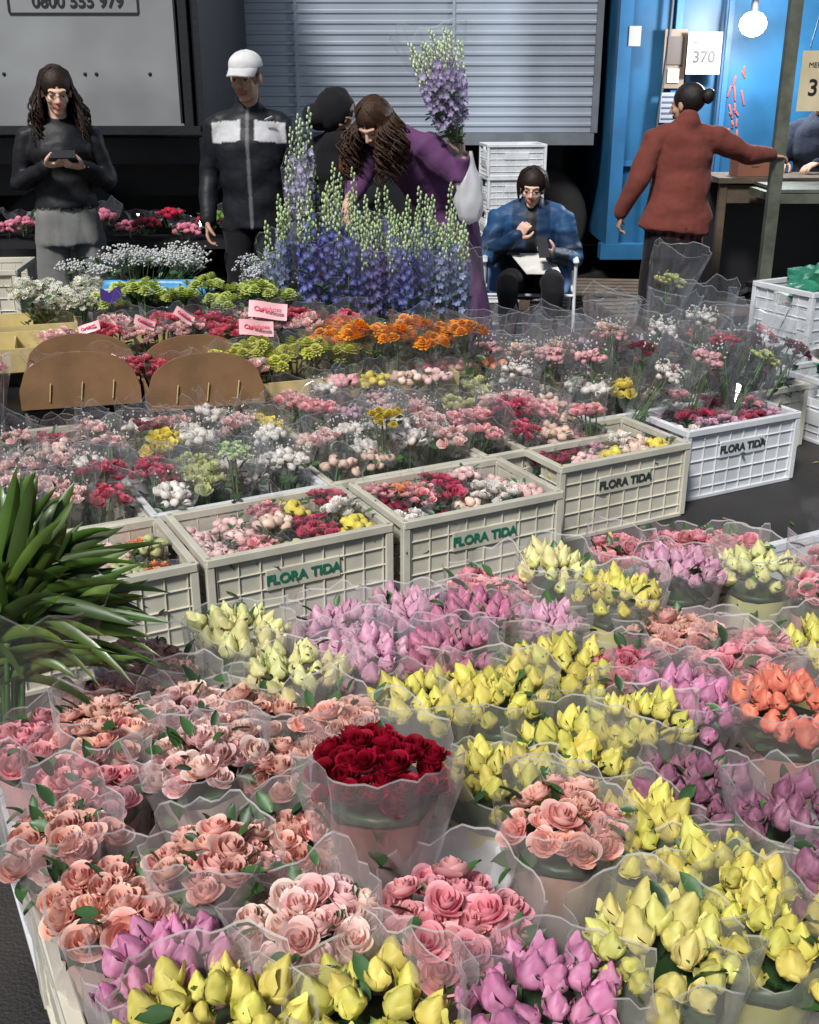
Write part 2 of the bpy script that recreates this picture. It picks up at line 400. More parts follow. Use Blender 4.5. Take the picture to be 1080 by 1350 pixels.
for ai in range(4):
    for bi,b in enumerate((.80,1.22,1.64)):
        crate(.13+ai*.63,b,.11,cm_wh if (ai+bi)%3!=1 else cm_iv)
mb=MB()
for k in range(9): mb.box((1.40,.85+k*.15,.095),(2.45,.10,.02))
for k in range(4): mb.box((.28+k*.74,1.42,.043),(.09,1.3,.082))
ob('wooden_pallet',mb.mesh('pallet',[m_wood2],False),(0,0,0),TH)
def bucket(name,loc,r=.1,h=.28,mat=m_white):
    mb=MB(); na=32
    prof=[(.0,.01),(r*.78,.01),(r*.8,0),(r,h-.02),(r+.008,h-.02),(r+.008,h),(r-.006,h),(r-.006,h-.02),(r*.76,.02),(0,.02)]
    v=[(p[0]*math.cos(2*pi*i/na),p[0]*math.sin(2*pi*i/na),p[1]) for i in range(na) for p in prof]
    mb.add(np.array(v),gf(na,len(prof),True)); return ob(name,mb.mesh(name,[mat]),loc)
bucket('white_bucket',(.07,1.39,.24),.085,.27)
bucket('white_bucket',(-.04,1.34,.19),.1,.25)

m_blk_txt=M('black_ink',(.03,.04,.035),.6)
R1=[(.22,2.93,cm_iv,None,None),(.87,2.93,cm_iv,'FLORA TIDA',m_green_txt),(1.53,2.92,cm_iv,'FLORA TIDA',m_green_txt),(2.29,3.13,cm_iv,'FLORA TIDA',m_blk_txt),(3.0,3.24,cm_wh,'FLORA TIDA',m_blk_txt)]
PAL=[((.42,.03,.08),(.68,.12,.2)),((.80,.45,.44),(.94,.72,.68)),((.76,.28,.32),(.92,.55,.56)),((.7,.58,.08),(.9,.78,.18)),((.78,.2,.07),(.95,.42,.2)),((.14,.006,.03),(.30,.02,.06)),
     ((.8,.72,.66),(.93,.9,.84)),((.42,.47,.16),(.66,.68,.36)),((.56,.28,.42),(.8,.54,.64)),((.84,.55,.46),(.95,.76,.62))]
LOWB=[small_bunch(POM if i%2 else RLOW,.062,[9,13,11][i%3],*PAL[i],seed=i+50,h=.24,sl=True,top=.02,fl=1.08) for i in range(10)]
order=[[1,6,4,7],[1,6,2,7,5,1,0,9,3],[5,1,2,9,5,3,6,4,8,0],[1,9,2,6,5,8,3],[1,2,0,4,6,8,3]]
r=random.Random(3)
for ci,(a,b,me,tx,tm) in enumerate(R1):
    crate(a,b,0,me,TH+r.uniform(-.012,.012),tx,tm)
    for i in range(5):
        for j in range(3):
            p=G(a+.07+i*.115+r.uniform(-.008,.008),b+.075+j*.122+r.uniform(-.01,.01),.285+r.uniform(-.035,.03))
            ob('carnation_bouquet',LOWB[r.choice(order[ci])],p,(r.uniform(-.2,.2),r.uniform(-.2,.2),r.uniform(0,6)))
# rows 2,3
WB=[];wcols=[1,6,2,3,8,6,0,9,7,1,2,5]
for i,c in enumerate(wcols): WB.append(small_bunch([RLOW,POM,RLOW][i%3],.066,[10,14,12][i%3],*PAL[c],seed=i+90,h=.33,filler=20 if c in(6,1) else 0,top=.065,fl=1.34,sl=True))
def field(a,b,choice,zt,na_=4,nb=3,jit=.02):
    for i in range(na_):
        ch=r.choice(choice)
        for j in range(nb):
            if r.random()<.4: ch=r.choice(choice)
            p=G(a+.08+i*.148+r.uniform(-jit,jit),b+.08+j*.125+r.uniform(-jit,jit),zt+r.uniform(-.05,.05))
            ob('wrapped_bouquet',WB[ch],p,(r.uniform(-.25,.25),r.uniform(-.25,.25),r.uniform(0,6)),sc=r.uniform(.9,1.15))
chs=[[0,1,6,4,2],[1,0,6,2,9],[1,8,9,0,6],[6,0,1,7],[2,0,7,9,6],[2,0,3,1,11],[0,4,9,2,6,1],[2,5,11,8,1]]
for k in range(7):
    a=-.45+k*.64
    if a>2.6 : bb=3.56
    else: bb=3.36
    crate(a,bb,0,cm_wh if k in(2,5) else cm_iv,TH+r.uniform(-.015,.015)); field(a,bb,chs[k],.38)
    crate(a+.1,bb+.42,0,cm_iv if k%2 else cm_wh,TH+r.uniform(-.015,.015)); field(a+.1,bb+.42,chs[(k+3)%8],.40)
crate(-.45,2.93,0,cm_iv)
for k in range(12): ob('wrapped_bouquet',WB[k%6],G(-.4+(k%4)*.15,3.0+(k//4)*.13,.38),r.uniform(0,6))
yb=small_bunch(MUM,.066,16,(.5,.38,.02),(.9,.70,.04),7,h=.3,hr=.022); ob('chrysanthemum_bouquet',yb,G(1.72,3.43,.51),0)
wgb=small_bunch(RLOW,.066,22,(.35,.5,.2),(.75,.8,.6),8,h=.3); ob('chrysanthemum_bouquet',wgb,G(1.14,3.40,.48),0)
TB=[small_bunch(T,.07,n,*PAL[c],seed=200+i,h=.42,top=.14,filler=f,fl=1.8) for i,(T,n,c,f) in enumerate([(RLOW,20,5,15),(POM,20,2,20),(RLOW,22,7,0),(POM,18,6,60),(RLOW,18,0,10),(RLOW,20,9,30)])]
for (x,y,z,k,ty) in [(.86,4.70,.64,5,.0),(1.0,4.62,.58,0,.1),(.76,4.56,.56,1,-.1),(1.12,4.80,.62,3,.2),(1.18,5.0,.80,2,.12),(1.30,4.85,.66,3,.1),(1.36,4.68,.59,4,-.15),(1.08,4.46,.50,3,.5),(1.50,4.80,.58,0,.3),(1.62,4.95,.56,4,.5),(.92,4.9,.58,1,0),(1.26,4.54,.56,1,.2),(.60,4.66,.55,1,0),(.5,4.85,.52,5,0),(.68,4.90,.52,5,.1),(.35,4.9,.52,1,0),(1.52,4.6,.54,2,.5),(1.72,4.78,.54,0,.4),(.46,4.55,.50,3,.1)]:
    ob('alstroemeria_bouquet',TB[k],(x,y,z),(r.uniform(-.1,.1),ty,r.uniform(-.5,.5)))
for a,b in ((2.7,3.99),(3.35,3.99),(3.35,4.4),(2.7,4.4),(2.05,4.25)): crate(a,b,0,cm_wh)
o1=crate(4.1,3.45,0,cm_wh); crate(4.45,4.0,0,cm_wh); crate(4.45,4.0,.312,cm_wh)
def crumple(name,loc,s,mat,seed,n=26,sq=.6):
    v,f=ell((0,0,0),(1,1,sq),n,14)
    v=np.array([np.array(p)*(1+.55*noise.noise(Vector(p)*2.3+Vector((seed,0,0)))+.3*noise.noise(Vector(p)*6+Vector((seed,3,0)))) for p in v])
    mb=MB();mb.add(v,f,(1,1,1),0,sc=s); return ob(name,mb.mesh(name,[mat],False),loc)
m_gplast=M('green_plastic',(.03,.20,.12),.3,var=.3,scale=10,coat=.3)
crumple('green_plastic_wrap',G(4.72,4.2,.60),.17,m_gplast,3)
crumple('green_plastic_wrap',G(4.35,3.62,.34),.15,m_gplast,5)
v,f=loft([G(4.1,3.6,.42),G(4.5,3.75,.45)],[.035,.035],n=14,sub=1,cap=False); mb=MB();mb.add(v,f); ob('paper_roll',mb.mesh('paper_roll',[m_paper]))

# ------------------------------------------------------------------ back-left stall
def bench(name,x0,x1,y0,y1,h,mat):
    mb=MB(); mb.box(((x0+x1)/2,(y0+y1)/2,h-.02),(x1-x0,y1-y0,.04))
    for x in(x0+.05,x1-.05):
        for y in(y0+.05,y1-.05): mb.box((x,y,h/2-.02),(.05,.05,h-.045))
    return ob(name,mb.mesh(name,[mat],False))
mb=MB(); mb.box((0,0,.39),(1.5,.42,.03)); mb.box((0,0,.12),(1.46,.36,.03)); mb.box((0,-.15,.25),(1.4,.02,.2))
for x in(-.7,0,.7):
    for y in(-.17,.17): mb.box((x,y,.187),(.05,.05,.372))
ob('low_bench',mb.mesh('bench',[m_black],False),G(1.08,4.64),TH)
def tray(name,loc,rot,L,W,H,mat,div=0):
    mb=MB(); t=.012
    mb.box((0,0,.006),(L-.002,W-.002,.012))
    for s in(-1,1):
        mb.box((0,s*(W/2-t/2),H/2+.002),(L,t,H)); mb.box((s*(L/2-t/2),0,H/2),(t,W-2*t-.002,H-.002))
    for k in range(div): mb.box((-L/2+(k+1)*L/(div+1),0,H*.45),(t*.7,W-2*t-.004,H*.8))
    return ob(name,mb.mesh(name,[mat],False),loc,rot)
def arch_box(loc,rot,w=.46,h=.22,d=.34):
    e=empty('cardboard_flower_box',loc,rot)
    mb=MB()
    def plate(y,th=.012):
        n=21;v=[]
        for i in range(n):
            u=-1+2*i/(n-1); zt=.07+(h-.07)*math.sqrt(max(0,1-abs(u)**2.4))
            for (yy,zz) in ((y-th/2,0),(y-th/2,zt),(y+th/2,zt),(y+th/2,0),(y-th/2,0)): v.append((u*w/2,yy,zz))
        mb.add(np.array(v),gf(n,5),(1,1,1),0)
    plate(-d/2);plate(d/2)
    mb.box((-w/2+.006,0,.04),(.012,d-.014,.08));mb.box((w/2-.006,0,.04),(.012,d-.014,.08));mb.box((0,0,.006),(w-.03,d-.02,.012))
    ob('box_body',mb.mesh('box_body',[m_card],False),(0,0,0),0,e)
    mb=MB()
    for x in(-.12,0,.12):
        v,f=loft([(x,-d/2-.010,.03),(x+.01,-d/2-.012,.10)],[.003,.003],n=5,sub=1); mb.add(v,f)
    ob('straps',mb.mesh('straps',[m_wood],False),(0,0,0),0,e)
    return e
def wrapped(name,T,R,n,c,seed,loc,rot=(0,0,0),h=.22,hr=None,top=.04,fl=1.25,sc=1,film_=True,filler=0):
    me=small_bunch(T,R,n,*c,seed=seed,h=h,hr=hr,top=top,fl=fl,sl=film_,filler=filler); return ob(name,me,loc,rot,sc=sc)
arch_box((-1.34,4.38,.43),.25); arch_box((-.86,4.4,.42),.32)
PINKR=((.5,.02,.07),(.8,.2,.26)); PP=((.80,.45,.44),(.94,.70,.66))
for k in range(4):
    wrapped('wrapped_rose_bouquet',RLOW,.085,18,PINKR if k%2 else PP,310+k,(-1.46+.11*k,4.38+.02*k,.55),(.1,0,0),film_=(k%2==0))
    wrapped('wrapped_rose_bouquet',RLOW,.085,18,PP if k%2 else PINKR,315+k,(-1.00+.11*k,4.42+.02*k,.54),(.1,0,0),film_=(k%2==0))
for k in range(8):
    wrapped('wrapped_rose_bouquet',RLOW,.085,20,PINKR if k%3==1 else PP,300+k,(-1.5+.17*k,4.64+.05*k+.05*(k%2),.62),(.2,-.1,0))
for k in range(5):
    wrapped('wrapped_rose_bouquet',RLOW,.085,20,PINKR if k%3 else PP,330+k,(-1.3+.2*k,4.85+.04*k,.64),(.1,.1,0))
for k in range(10): wrapped('lime_chrysanthemum_bouquet',MUM,.09,12,((.32,.42,.05),(.66,.74,.24)),340+k,(-1.42+.09*k,5.14+.12*(k%2),.68+.03*(k%3)),(0,0,k),film_=False,hr=.036)
for k in range(8): wrapped('lime_chrysanthemum_bouquet',MUM,.085,12,((.36,.42,.03),(.76,.76,.15)),350+k,(-.82+.08*k,4.56-.08*(k%2)+.03*k,.54+.02*(k%3)),(0,0,k),hr=.036)
for k in range(9): wrapped('orange_marigold_bouquet',MUM,.085,11,((.65,.16,.0),(.95,.42,.03)),360+k,(-.38+.08*k,4.72+.14*(k%2),.59+.02*(k%3)),(0,0,k),hr=.038)
for k in range(4): wrapped('mixed_flower_bouquet',POM,.07,12,PAL[[2,3,9,1][k]],370+k,(-.28+.13*k,4.5+.03*k,.47),(0,0,k))
for k in range(5): wrapped('mixed_flower_bouquet',POM,.07,12,PAL[[0,2,4,5,1][k]],380+k,(.1+.13*k,4.75+.03*k,.47),(0,0,k))
for x,y in((-.62,4.62),(-.1,4.72)): tray('wooden_tray',(x,y,.26),.35,.54,.36,.2,m_wood)
for x,y in((-.62,4.62),(-.1,4.72)): tray('wooden_tray',(x,y,.02),.35,.54,.36,.2,m_wood)
tray('wooden_tray',(-1.72,4.72,.48),.3,.55,.36,.1,m_wood,3);tray('wooden_tray',(-1.85,5.05,.50),.3,.6,.3,.1,m_wood,2);tray('wooden_tray',(-1.33,4.93,.44),.3,.5,.3,.1,m_wood,2)
bench('market_table',-2.6,-.95,4.62,6.1,.44,m_black)
bench('market_table',-.95,.6,4.95,5.95,.3,m_black)
crate(.35,4.43,.0,cm_iv,sc=1.1)
for k in range(4): ob('rose_bouquet',rose_bunch('open',.09,18,*PINK,700+k),(-1.66-.14*k,4.15-.02*k+.1*(k%2),.62),0)
crate(.12,5.02,.12,cm_iv)
ob('plastic_crate',cm_iv,(-1.98,4.12,.14),.25);ob('plastic_crate',cm_iv,(-2.25,5.6,.46),.1)
def cloud(name,loc,dim,n,col,seed,T=None,s=.006,stems=60):
    r2=random.Random(seed);mb=MB()
    nb=13;blobs=[(r2.uniform(-.8,.8),r2.uniform(-.8,.8),r2.uniform(-.2,.5),r2.uniform(.22,.5)) for _ in range(nb)]
    for k in range(n):
        b=r2.choice(blobs); d=Vector((r2.gauss(0,1),r2.gauss(0,1),abs(r2.gauss(0,1)))).normalized()*b[3]*r2.random()**.35
        p=((b[0]+d.x)*dim[0],(b[1]+d.y)*dim[1],(b[2]+d.z)*dim[2]); j=r2.uniform(.7,1)
        if T: v,f,g=r2.choice(T); mb.add(v,f,mixc(np.array((.5,.5,.1)),np.array(col),g)*j,0,eul(r2.uniform(-.8,.8),r2.uniform(-.8,.8),r2.uniform(0,6)),p,s*r2.uniform(.8,1.2))
        else: v,f=ell(p,(s,s,s*.8),5,4); mb.add(v,f,np.array(col)*j,0)
    for k in range(stems):
        b=r2.choice(blobs); v,f=loft([(b[0]*dim[0]*.4,b[1]*dim[1]*.4,-dim[2]),((b[0]+r2.uniform(-.4,.4))*dim[0],(b[1]+r2.uniform(-.4,.4))*dim[1],(b[2]+b[3]*.6)*dim[2])],[.002,.0015],n=4,sub=1,cap=False); mb.add(v,f,(.09,.16,.06),1)
    leafs(mb,110,max(dim[0],dim[1])*.9,-dim[2]*.7,dim[2]*.35,r2,(.03,.05))
    return ob(name,mb.mesh(name,[m_petal,m_leaf]),loc)
cloud('white_daisy_bunch',(-1.62,5.2,.64),(.25,.16,.16),800,(.9,.9,.86),1,DAISY,.017)
cloud('gypsophila_bunch',(-1.42,5.75,.72),(.36,.18,.17),2200,(.8,.82,.8),2,s=.0065)
cloud('gypsophila_bunch',(-.66,5.55,.66),(.2,.18,.2),1300,(.75,.77,.82),4)
mb=MB(); v,f=loft([(-.26,-.0,0),(.26,0,0)],[(.02,.05),(.02,.05)],side=(0,1,0),n=16,sub=3); mb.add(v,f); v,f=loft([(-.25,-.05,.0),(.25,-.05,.0)],[.03,.03]); mb.add(v,f)
ob('blue_plastic_band',mb.mesh('b',[M('blue_plastic',(.06,.24,.45),.35,var=.4,scale=12,bump=.4,bscale=12)]),(-1.25,5.5,.66),.05)
mb=MB(); v=np.array([(x*.05,.02*z,z*.06) for x,z in((-1,0),(0,-.3),(1,.2),(.8,1),(-.2,.5),(-.9,.9))]); mb.add(v,[(0,1,4,5),(1,2,3,4)]); ob('purple_ribbon',mb.mesh('p',[M('purple_film',(.05,.02,.16),.3)],False),(-1.36,5.03,.70),.3)
bench('flower_shelf',-2.9,-.95,6.75,7.1,.72,m_black)
for k in range(16):
    c=[((.4,.01,.04),(.6,.03,.08)),((.6,.1,.2),(.85,.35,.45)),((.6,.5,.05),(.85,.75,.1)),((.15,.3,.04),(.3,.45,.1))][[3,0,2,1,1,3,2,3,1,1,0,0,1,0,3,0][k]]
    wrapped('potted_flower',POM,.09,16,c,400+k,(-2.85+.125*k,6.85+.1*(k%2),.80+.04*(k%3)),film_=(k%2==0),h=.1)
m_plab=M('pink_label',(.8,.45,.47),.5); m_plab2=M('label_ink',(.6,.05,.12),.5)
for (x,y,z,rz,ry,s) in ((-.63,4.88,.68,.1,.1,1),(-.66,4.70,.64,.3,.1,.9),(-1.12,4.62,.68,.4,.4,.55),(-1.34,4.56,.67,-.1,-.4,.55),(-.98,4.76,.68,.2,.6,.55)):
    e=empty('pink_flower_label',(x,y,z),rz)
    mb=MB(); v=[(a_*.085*s,.012*math.sin(a_*2.2)*s,b_*.038*s) for a_ in np.linspace(-1,1,9) for b_ in(-1,1)]; mb.add(np.array(v),gf(9,2),R=eul(-.5,ry,0)); ob('card',mb.mesh('card',[m_plab]),(0,0,0),0,e)
    t_=text('print','Carinhosa',.03*s,m_plab2,(0,0,0),(0,0,0),e,off=.0006); t_.matrix_local=Euler((-.5,ry,0)).to_matrix().to_4x4()@Matrix.Translation((0,-.014*s,0))@Euler((pi/2,0,0)).to_matrix().to_4x4()

# ------------------------------------------------------------------ delphiniums
def floret(seed):
    r2=random.Random(seed);L=[]
    for i in range(5):
        a=2*pi*i/5+r2.uniform(-.2,.2);d=np.array((math.cos(a),math.sin(a),0));e=np.array((-math.sin(a),math.cos(a),0))
        v=np.array([d*.05-e*.1,d*.05+e*.1,d*.6+e*.38+(0,0,.2),d*.6-e*.38+(0,0,.2),d*1.0+e*.15+(0,0,.3),d*1.0-e*.15+(0,0,.3)])
        L.append((v,np.array([[0,1,2,3],[3,2,4,5]]),np.array([.0,.0,.7,.7,1,1.])))
    return merge(L)
FLO=[floret(i) for i in range(4)]
def delph(mb,base,top,c0,c1,r2,frac=.55,budc=(.4,.5,.3),rad=.028,nf=46,cc=(.3,.32,.55)):
    base=Vector(base);top=Vector(top)
    v,f=loft([base,base.lerp(top,.5)+Vector((r2.uniform(-.01,.01),r2.uniform(-.01,.01),0)),top],[.004,.003,.0015],n=5,sub=2); mb.add(v,f,(.08,.18,.05),1)
    for k in range(nf):
        t=k/nf; q=1-frac+frac*t; p=base.lerp(top,q); a=k*2.4; w=rad*(1-.75*t**1.5)
        d=Vector((math.cos(a),math.sin(a),r2.uniform(-.3,.3))); pp=p+d*w
        R_=np.array(d.to_track_quat('Z','Y').to_matrix())
        bud=t>r2.uniform(.5,.75)
        if bud: v,f=ell((0,0,0),(.0065,.0065,.010),5,4); mb.add(v,f,np.array(budc)*r2.uniform(.8,1.25),0,None,pp)
        else:
            v,f,g=r2.choice(FLO); mb.add(v,f,mixc(np.array(cc),np.array(c0 if r2.random()<.6 else c1),g)*r2.uniform(.7,1.1),0,R_@eul(0,0,r2.uniform(0,6)),pp,.019*r2.uniform(.8,1.15))
    for k in range(8):
        p=base.lerp(top,r2.uniform(.1,.55)); mb.add(LEAF[0],LEAF[1],(.04,.12,.03),1,eul(0,r2.uniform(-.9,0),r2.uniform(0,6)),p,r2.uniform(.05,.09))
def delph_bouquet(loc,n,h,c0,c1,seed,budc=(.45,.6,.25),R=.09,lean=(0,0),cc=(.3,.32,.55)):
    r2=random.Random(seed);mb=MB()
    for k in range(n):
        a=r2.uniform(0,6);q=R*math.sqrt(r2.random()); hh=h*r2.uniform(.78,1.06)
        delph(mb,(q*.35*math.cos(a),q*.35*math.sin(a),0),(q*1.25*math.cos(a)+lean[0],q*1.25*math.sin(a)+lean[1],hh),c0,c1,r2,budc=budc,cc=cc,frac=.62,nf=50)
    sleeve(mb,R*.4,R*1.3,.0,h*.75,r2,2,wave=.04,crump=.12,na=24,nt=7,lean=(lean[0]*.7,lean[1]*.7),rim=3,jit=.005)
    return ob('delphinium_bouquet',mb.mesh('delph',[m_petal,m_leaf,m_clear,m_rimc],flat=(2,)),loc)
BLU=((.02,.035,.30),(.05,.08,.42));VIO=((.10,.06,.32),(.2,.14,.45));PBL=((.25,.33,.55),(.4,.46,.65))
GB=(.55,.66,.38)
for i,(x,y,h,c) in enumerate([(-.62,5.42,.78,PBL),(-.45,5.35,.82,BLU),(-.30,5.32,.84,BLU),(-.16,5.36,.76,VIO),(0.0,5.33,.76,BLU),(.14,5.4,.74,PBL),(.26,5.45,.72,PBL),(-.38,5.55,.92,VIO),(-.2,5.6,.88,BLU),(-.02,5.58,.84,VIO),(.13,5.62,.8,BLU),(-.72,5.62,.55,PBL),(-.53,5.6,.78,PBL)]):
    delph_bouquet((x,y,.32),7,h,c[0],c[1],500+i,budc=GB)
delph_bouquet((-.53,5.5,.62),6,.86,(.42,.36,.64),(.68,.66,.78),540,budc=(.6,.68,.5),R=.06,cc=(.7,.7,.75))
r2=random.Random(9);mb=MB()
for k in range(14):
    a=k*2.4;q=.095*math.sqrt((k+.5)/14)
    delph(mb,(q*.12*math.cos(a),q*.12*math.sin(a),-.08),(q*1.5*math.cos(a),q*1.5*math.sin(a),.5*r2.uniform(.85,1.08)),(.34,.24,.55),(.52,.42,.7),r2,frac=.70,budc=(.70,.78,.55),rad=.034,nf=60,cc=(.6,.55,.7))
sleeve(mb,.022,.16,-.1,.54,r2,2,wave=.03,crump=.14,na=24,nt=8,rim=3,jit=.004)
heldb=ob('lilac_delphinium_bouquet',mb.mesh('held',[m_petal,m_leaf,m_clear,m_rimc],flat=(2,)),(.235,5.925,1.34),(0,-.26,0))

# ------------------------------------------------------------------ left strappy leaves bunch
def blades(loc,n,seed):
    r2=random.Random(seed);mb=MB()
    for k in range(n):
        el=r2.uniform(.05,1.75); dy=r2.uniform(-.5,.5)
        d=Vector((math.cos(el),dy,math.sin(el))).normalized(); L=r2.uniform(.17,.35)
        w=r2.uniform(.009,.0155); base=Vector((r2.uniform(-.05,.05),r2.uniform(-.05,.05),r2.uniform(-.08,.1)))
        sdv=d.cross(Vector((r2.uniform(-.7,.7),1,r2.uniform(-.7,.7)))).normalized()
        up=sdv.cross(d)
        v=[]
        droop=r2.uniform(.05,.35); tw=r2.uniform(-.035,.035)
        for s in(-1,0,1):
            for j in range(10):
                t=j/9; ww=w*(math.sin(pi*min(1,.12+t*.86))**.7)*(1 if t<.98 else .1)
                p=base+d*L*t+Vector((0,0,-droop*L*t*t*1.5))+sdv*(ww*s+tw*t*t)+up*(abs(s)*.5*ww)
                v.append(tuple(p))
        gr=r2.uniform(.35,1.2); yl=r2.uniform(0,.5)
        mb.add(np.array(v),gf(3,10),(.055*gr*(1+yl),.13*gr,.02*gr),0)
    for k in range(14):
        a=k*2.4;q=.02*math.sqrt(k/14)
        v,f=loft([(q*math.cos(a)-.06,q*math.sin(a),-.52),(q*2*math.cos(a),q*2*math.sin(a),.0)],[.005,.005],n=5,sub=1); mb.add(v,f,(.05,.12,.03),0)
    r3=random.Random(3); sleeve(mb,.04,.17,-.5,.10,r3,1,wave=.03,crump=.14,rim=2,jit=.005,na=26)
    return ob('green_foliage_bunch',mb.mesh('blades',[M('strap_leaf',attr=True,rough=.4,var=.3,scale=12,coat=.05),m_clear,m_rimc],flat=(1,)),loc)
blades((-.73,1.76,.71),140,11)

# ------------------------------------------------------------------ ground
def ground():
    m=bpy.data.materials.new('asphalt');m.use_nodes=True;nt=m.node_tree;N=nt.nodes;L=nt.links;b=N['Principled BSDF']
    tc=N.new('ShaderNodeTexCoord');n1=N.new('ShaderNodeTexNoise');n1.inputs['Scale'].default_value=1.3;n1.inputs['Detail'].default_value=8
    n2=N.new('ShaderNodeTexNoise');n2.inputs['Scale'].default_value=120
    for q in(n1,n2):L.new(tc.outputs['Object'],q.inputs['Vector'])
    cr=N.new('ShaderNodeValToRGB');cr.color_ramp.elements[0].position=.35;cr.color_ramp.elements[0].color=(.010,.010,.011,1);cr.color_ramp.elements[1].position=.7;cr.color_ramp.elements[1].color=(.045,.04,.036,1)
    L.new(n1.outputs['Fac'],cr.inputs['Fac']);L.new(cr.outputs['Color'],b.inputs['Base Color'])
    mr=N.new('ShaderNodeMapRange');mr.inputs['To Min'].default_value=.3;mr.inputs['To Max'].default_value=.85;L.new(n1.outputs['Fac'],mr.inputs['Value']);L.new(mr.outputs['Result'],b.inputs['Roughness'])
    bp=N.new('ShaderNodeBump');bp.inputs['Strength'].default_value=.5;bp.inputs['Distance'].default_value=.01;L.new(n2.outputs['Fac'],bp.inputs['Height']);L.new(bp.outputs['Normal'],b.inputs['Normal'])
    mb=MB();mb.add(np.array([(-150,-150,0),(150,-150,0),(150,150,0),(-150,150,0)]),[(0,1,2,3)]);ob('ground',mb.mesh('ground',[m],False))
ground()
mb=MB();r2=random.Random(5)
for k in range(420):
    if k<260: x,y=r2.uniform(-1.2,2.4),r2.uniform(.3,7.5)
    else: x,y=r2.uniform(-1.0,-.4),r2.uniform(.8,1.4)
    c=r2.choice([(.6,.45,.08),(.05,.1,.02),(.7,.3,.3),(.5,.4,.3)])
    mb.add(LEAF[0],LEAF[1],c,0,eul(r2.uniform(-.2,.2),.1,r2.uniform(0,6)),(x,y,.012),r2.uniform(.015,.035))
ob('fallen_petals',mb.mesh('litter',[m_leaf]))

# ------------------------------------------------------------------ trucks
def wheel(parent,loc,r=.48,w=.28):
    mb=MB();na=36;prof=[(.0,-w*.2),(r*.5,-w*.2),(r*.56,-w*.48),(r*.92,-w*.5),(r,-w*.38),(r,w*.38),(r*.92,w*.5),(r*.56,w*.48),(0,w*.3)]
    v=[(p[0]*math.cos(2*pi*i/na),p[1],p[0]*math.sin(2*pi*i/na)) for i in range(na) for p in prof]
    mb.add(np.array(v),gf(na,len(prof),True)); return ob('wheel',mb.mesh('wheel',[m_tyre]),loc,0,parent)
e=empty('cargo_truck',(0,9.5,0))
m_corr=M('corrugated_aluminium',(.38,.43,.50),.4,.4,var=.28,scale=.9,bump=.06,bscale=5)
mb=MB(); x0,x1=-5.0,1.5; z=1.22
prof=[]
while z<3.55:
    prof+= [(z,0),(z+.042,0),(z+.050,-.010),(z+.068,-.010),(z+.076,0)]; z+=.0765
nx=14; v=[(x0+(x1-x0)*i/(nx-1),p[1],p[0]) for i in range(nx) for p in prof]
mb.add(np.array(v),gf(nx,len(prof))); ob('corrugated_side',mb.mesh('side',[m_corr],False),(0,0,0),0,e)
mb=MB(); mb.box(((x0+x1)/2,1.2,2.38),(x1-x0-.01,2.36,2.3)); mb.box(((x0+x1)/2,-.01,1.17),(x1-x0,.1,.09)); mb.box(((x0+x1)/2,-.01,3.6),(x1-x0+.04,.08,.1))
for x in(x0,x1): mb.box((x,-.02,2.38),(.05,.07,2.32))
ob('box_frame',mb.mesh('bf',[M('truck_frame',(.16,.18,.2),.5,.3)],False),(0,0,0),0,e)
mb=MB()
mb.box(((x0+x1)/2,1.1,.95),(x1-x0-.3,.9,.28)); mb.box((-.2,.2,.62),(2.2,.25,.5)); mb.box((-2.5,1.2,.65),(4,.1,.9));mb.box((0,2.2,.6),(8,.06,1.15))  # chassis beams, plus thin dark sheets standing in for shade under the truck
ob('chassis_and_shade_sheets',mb.mesh('ch',[m_dark],False),(0,0,0),0,e)
for x in(-3.4,-4.2,1.05): wheel(e,(x,.35,.48))
mb=MB()
for x in(-.9,.35): mb.box((x,-.013,2.38),(.022,.008,2.3))
ob('side_seams',mb.mesh('ss',[m_corr],False),(0,0,0),0,e)
e=empty('grey_box_truck',(0,7.25,0))
mb=MB(); mb.box((-3.4,.05+1.0,2.4),(4.06,2.0,2.1)); ob('box_panel',mb.mesh('bp',[M('grey_panel',(.24,.25,.255),.5,.2,var=.28,scale=1.4,bump=.05,bscale=6)],False),(0,0,0),0,e)
mb=MB(); mb.box((-3.4,.02,1.335),(4.2,.09,.05)); mb.box((-1.365,.02,2.4),(.05,.09,2.08)); mb.box((-1.30,1.05,2.4),(.05,2.05,2.15)); mb.box((-3.4,.3,1.2),(4.1,.2,.16)); mb.box((-3.4,1.3,1.0),(3.9,.7,.3))
ob('door_frame',mb.mesh('df',[m_dark],False),(0,0,0),0,e)
mb=MB(); mb.box((-1.41,.02,2.4),(.012,.1,2.05)); ob('frame_trim',mb.mesh('ft',[m_dark],False),(0,0,0),0,e)
mb=MB()
for x in(-2.55,-2.5,-2.0,-1.93,-1.6): 
    v,f=ell((x,.048,1.66),(.012,.006,.012),8,6); mb.add(v,f)
ob('rivets',mb.mesh('rv',[m_dark]),(0,0,0),0,e)
mb=MB()
for q in((-2.03,2.0,.78,.012),(-2.03,2.14,.78,.012)): mb.box((q[0],.046,q[1]),(q[2],.006,q[3]))
for x in(-2.42,-1.64): mb.box((x,.046,2.07),(.012,.006,.128))
ob('plate_border',mb.mesh('pb',[m_black],False),(0,0,0),0,e)
text('phone_lettering','0800 555 979',.1,m_black,(-2.0,.046,2.065),(pi/2,0,0),e,off=.002)
for x in(-2.4,-4.6): wheel(e,(x,.7,.48))
mb=MB(); mb.box((0,13.4,2.4),(30,.3,4.8)); ob('background_building',mb.mesh('bg',[M('dark_facade',(.012,.013,.016),.8)],False))

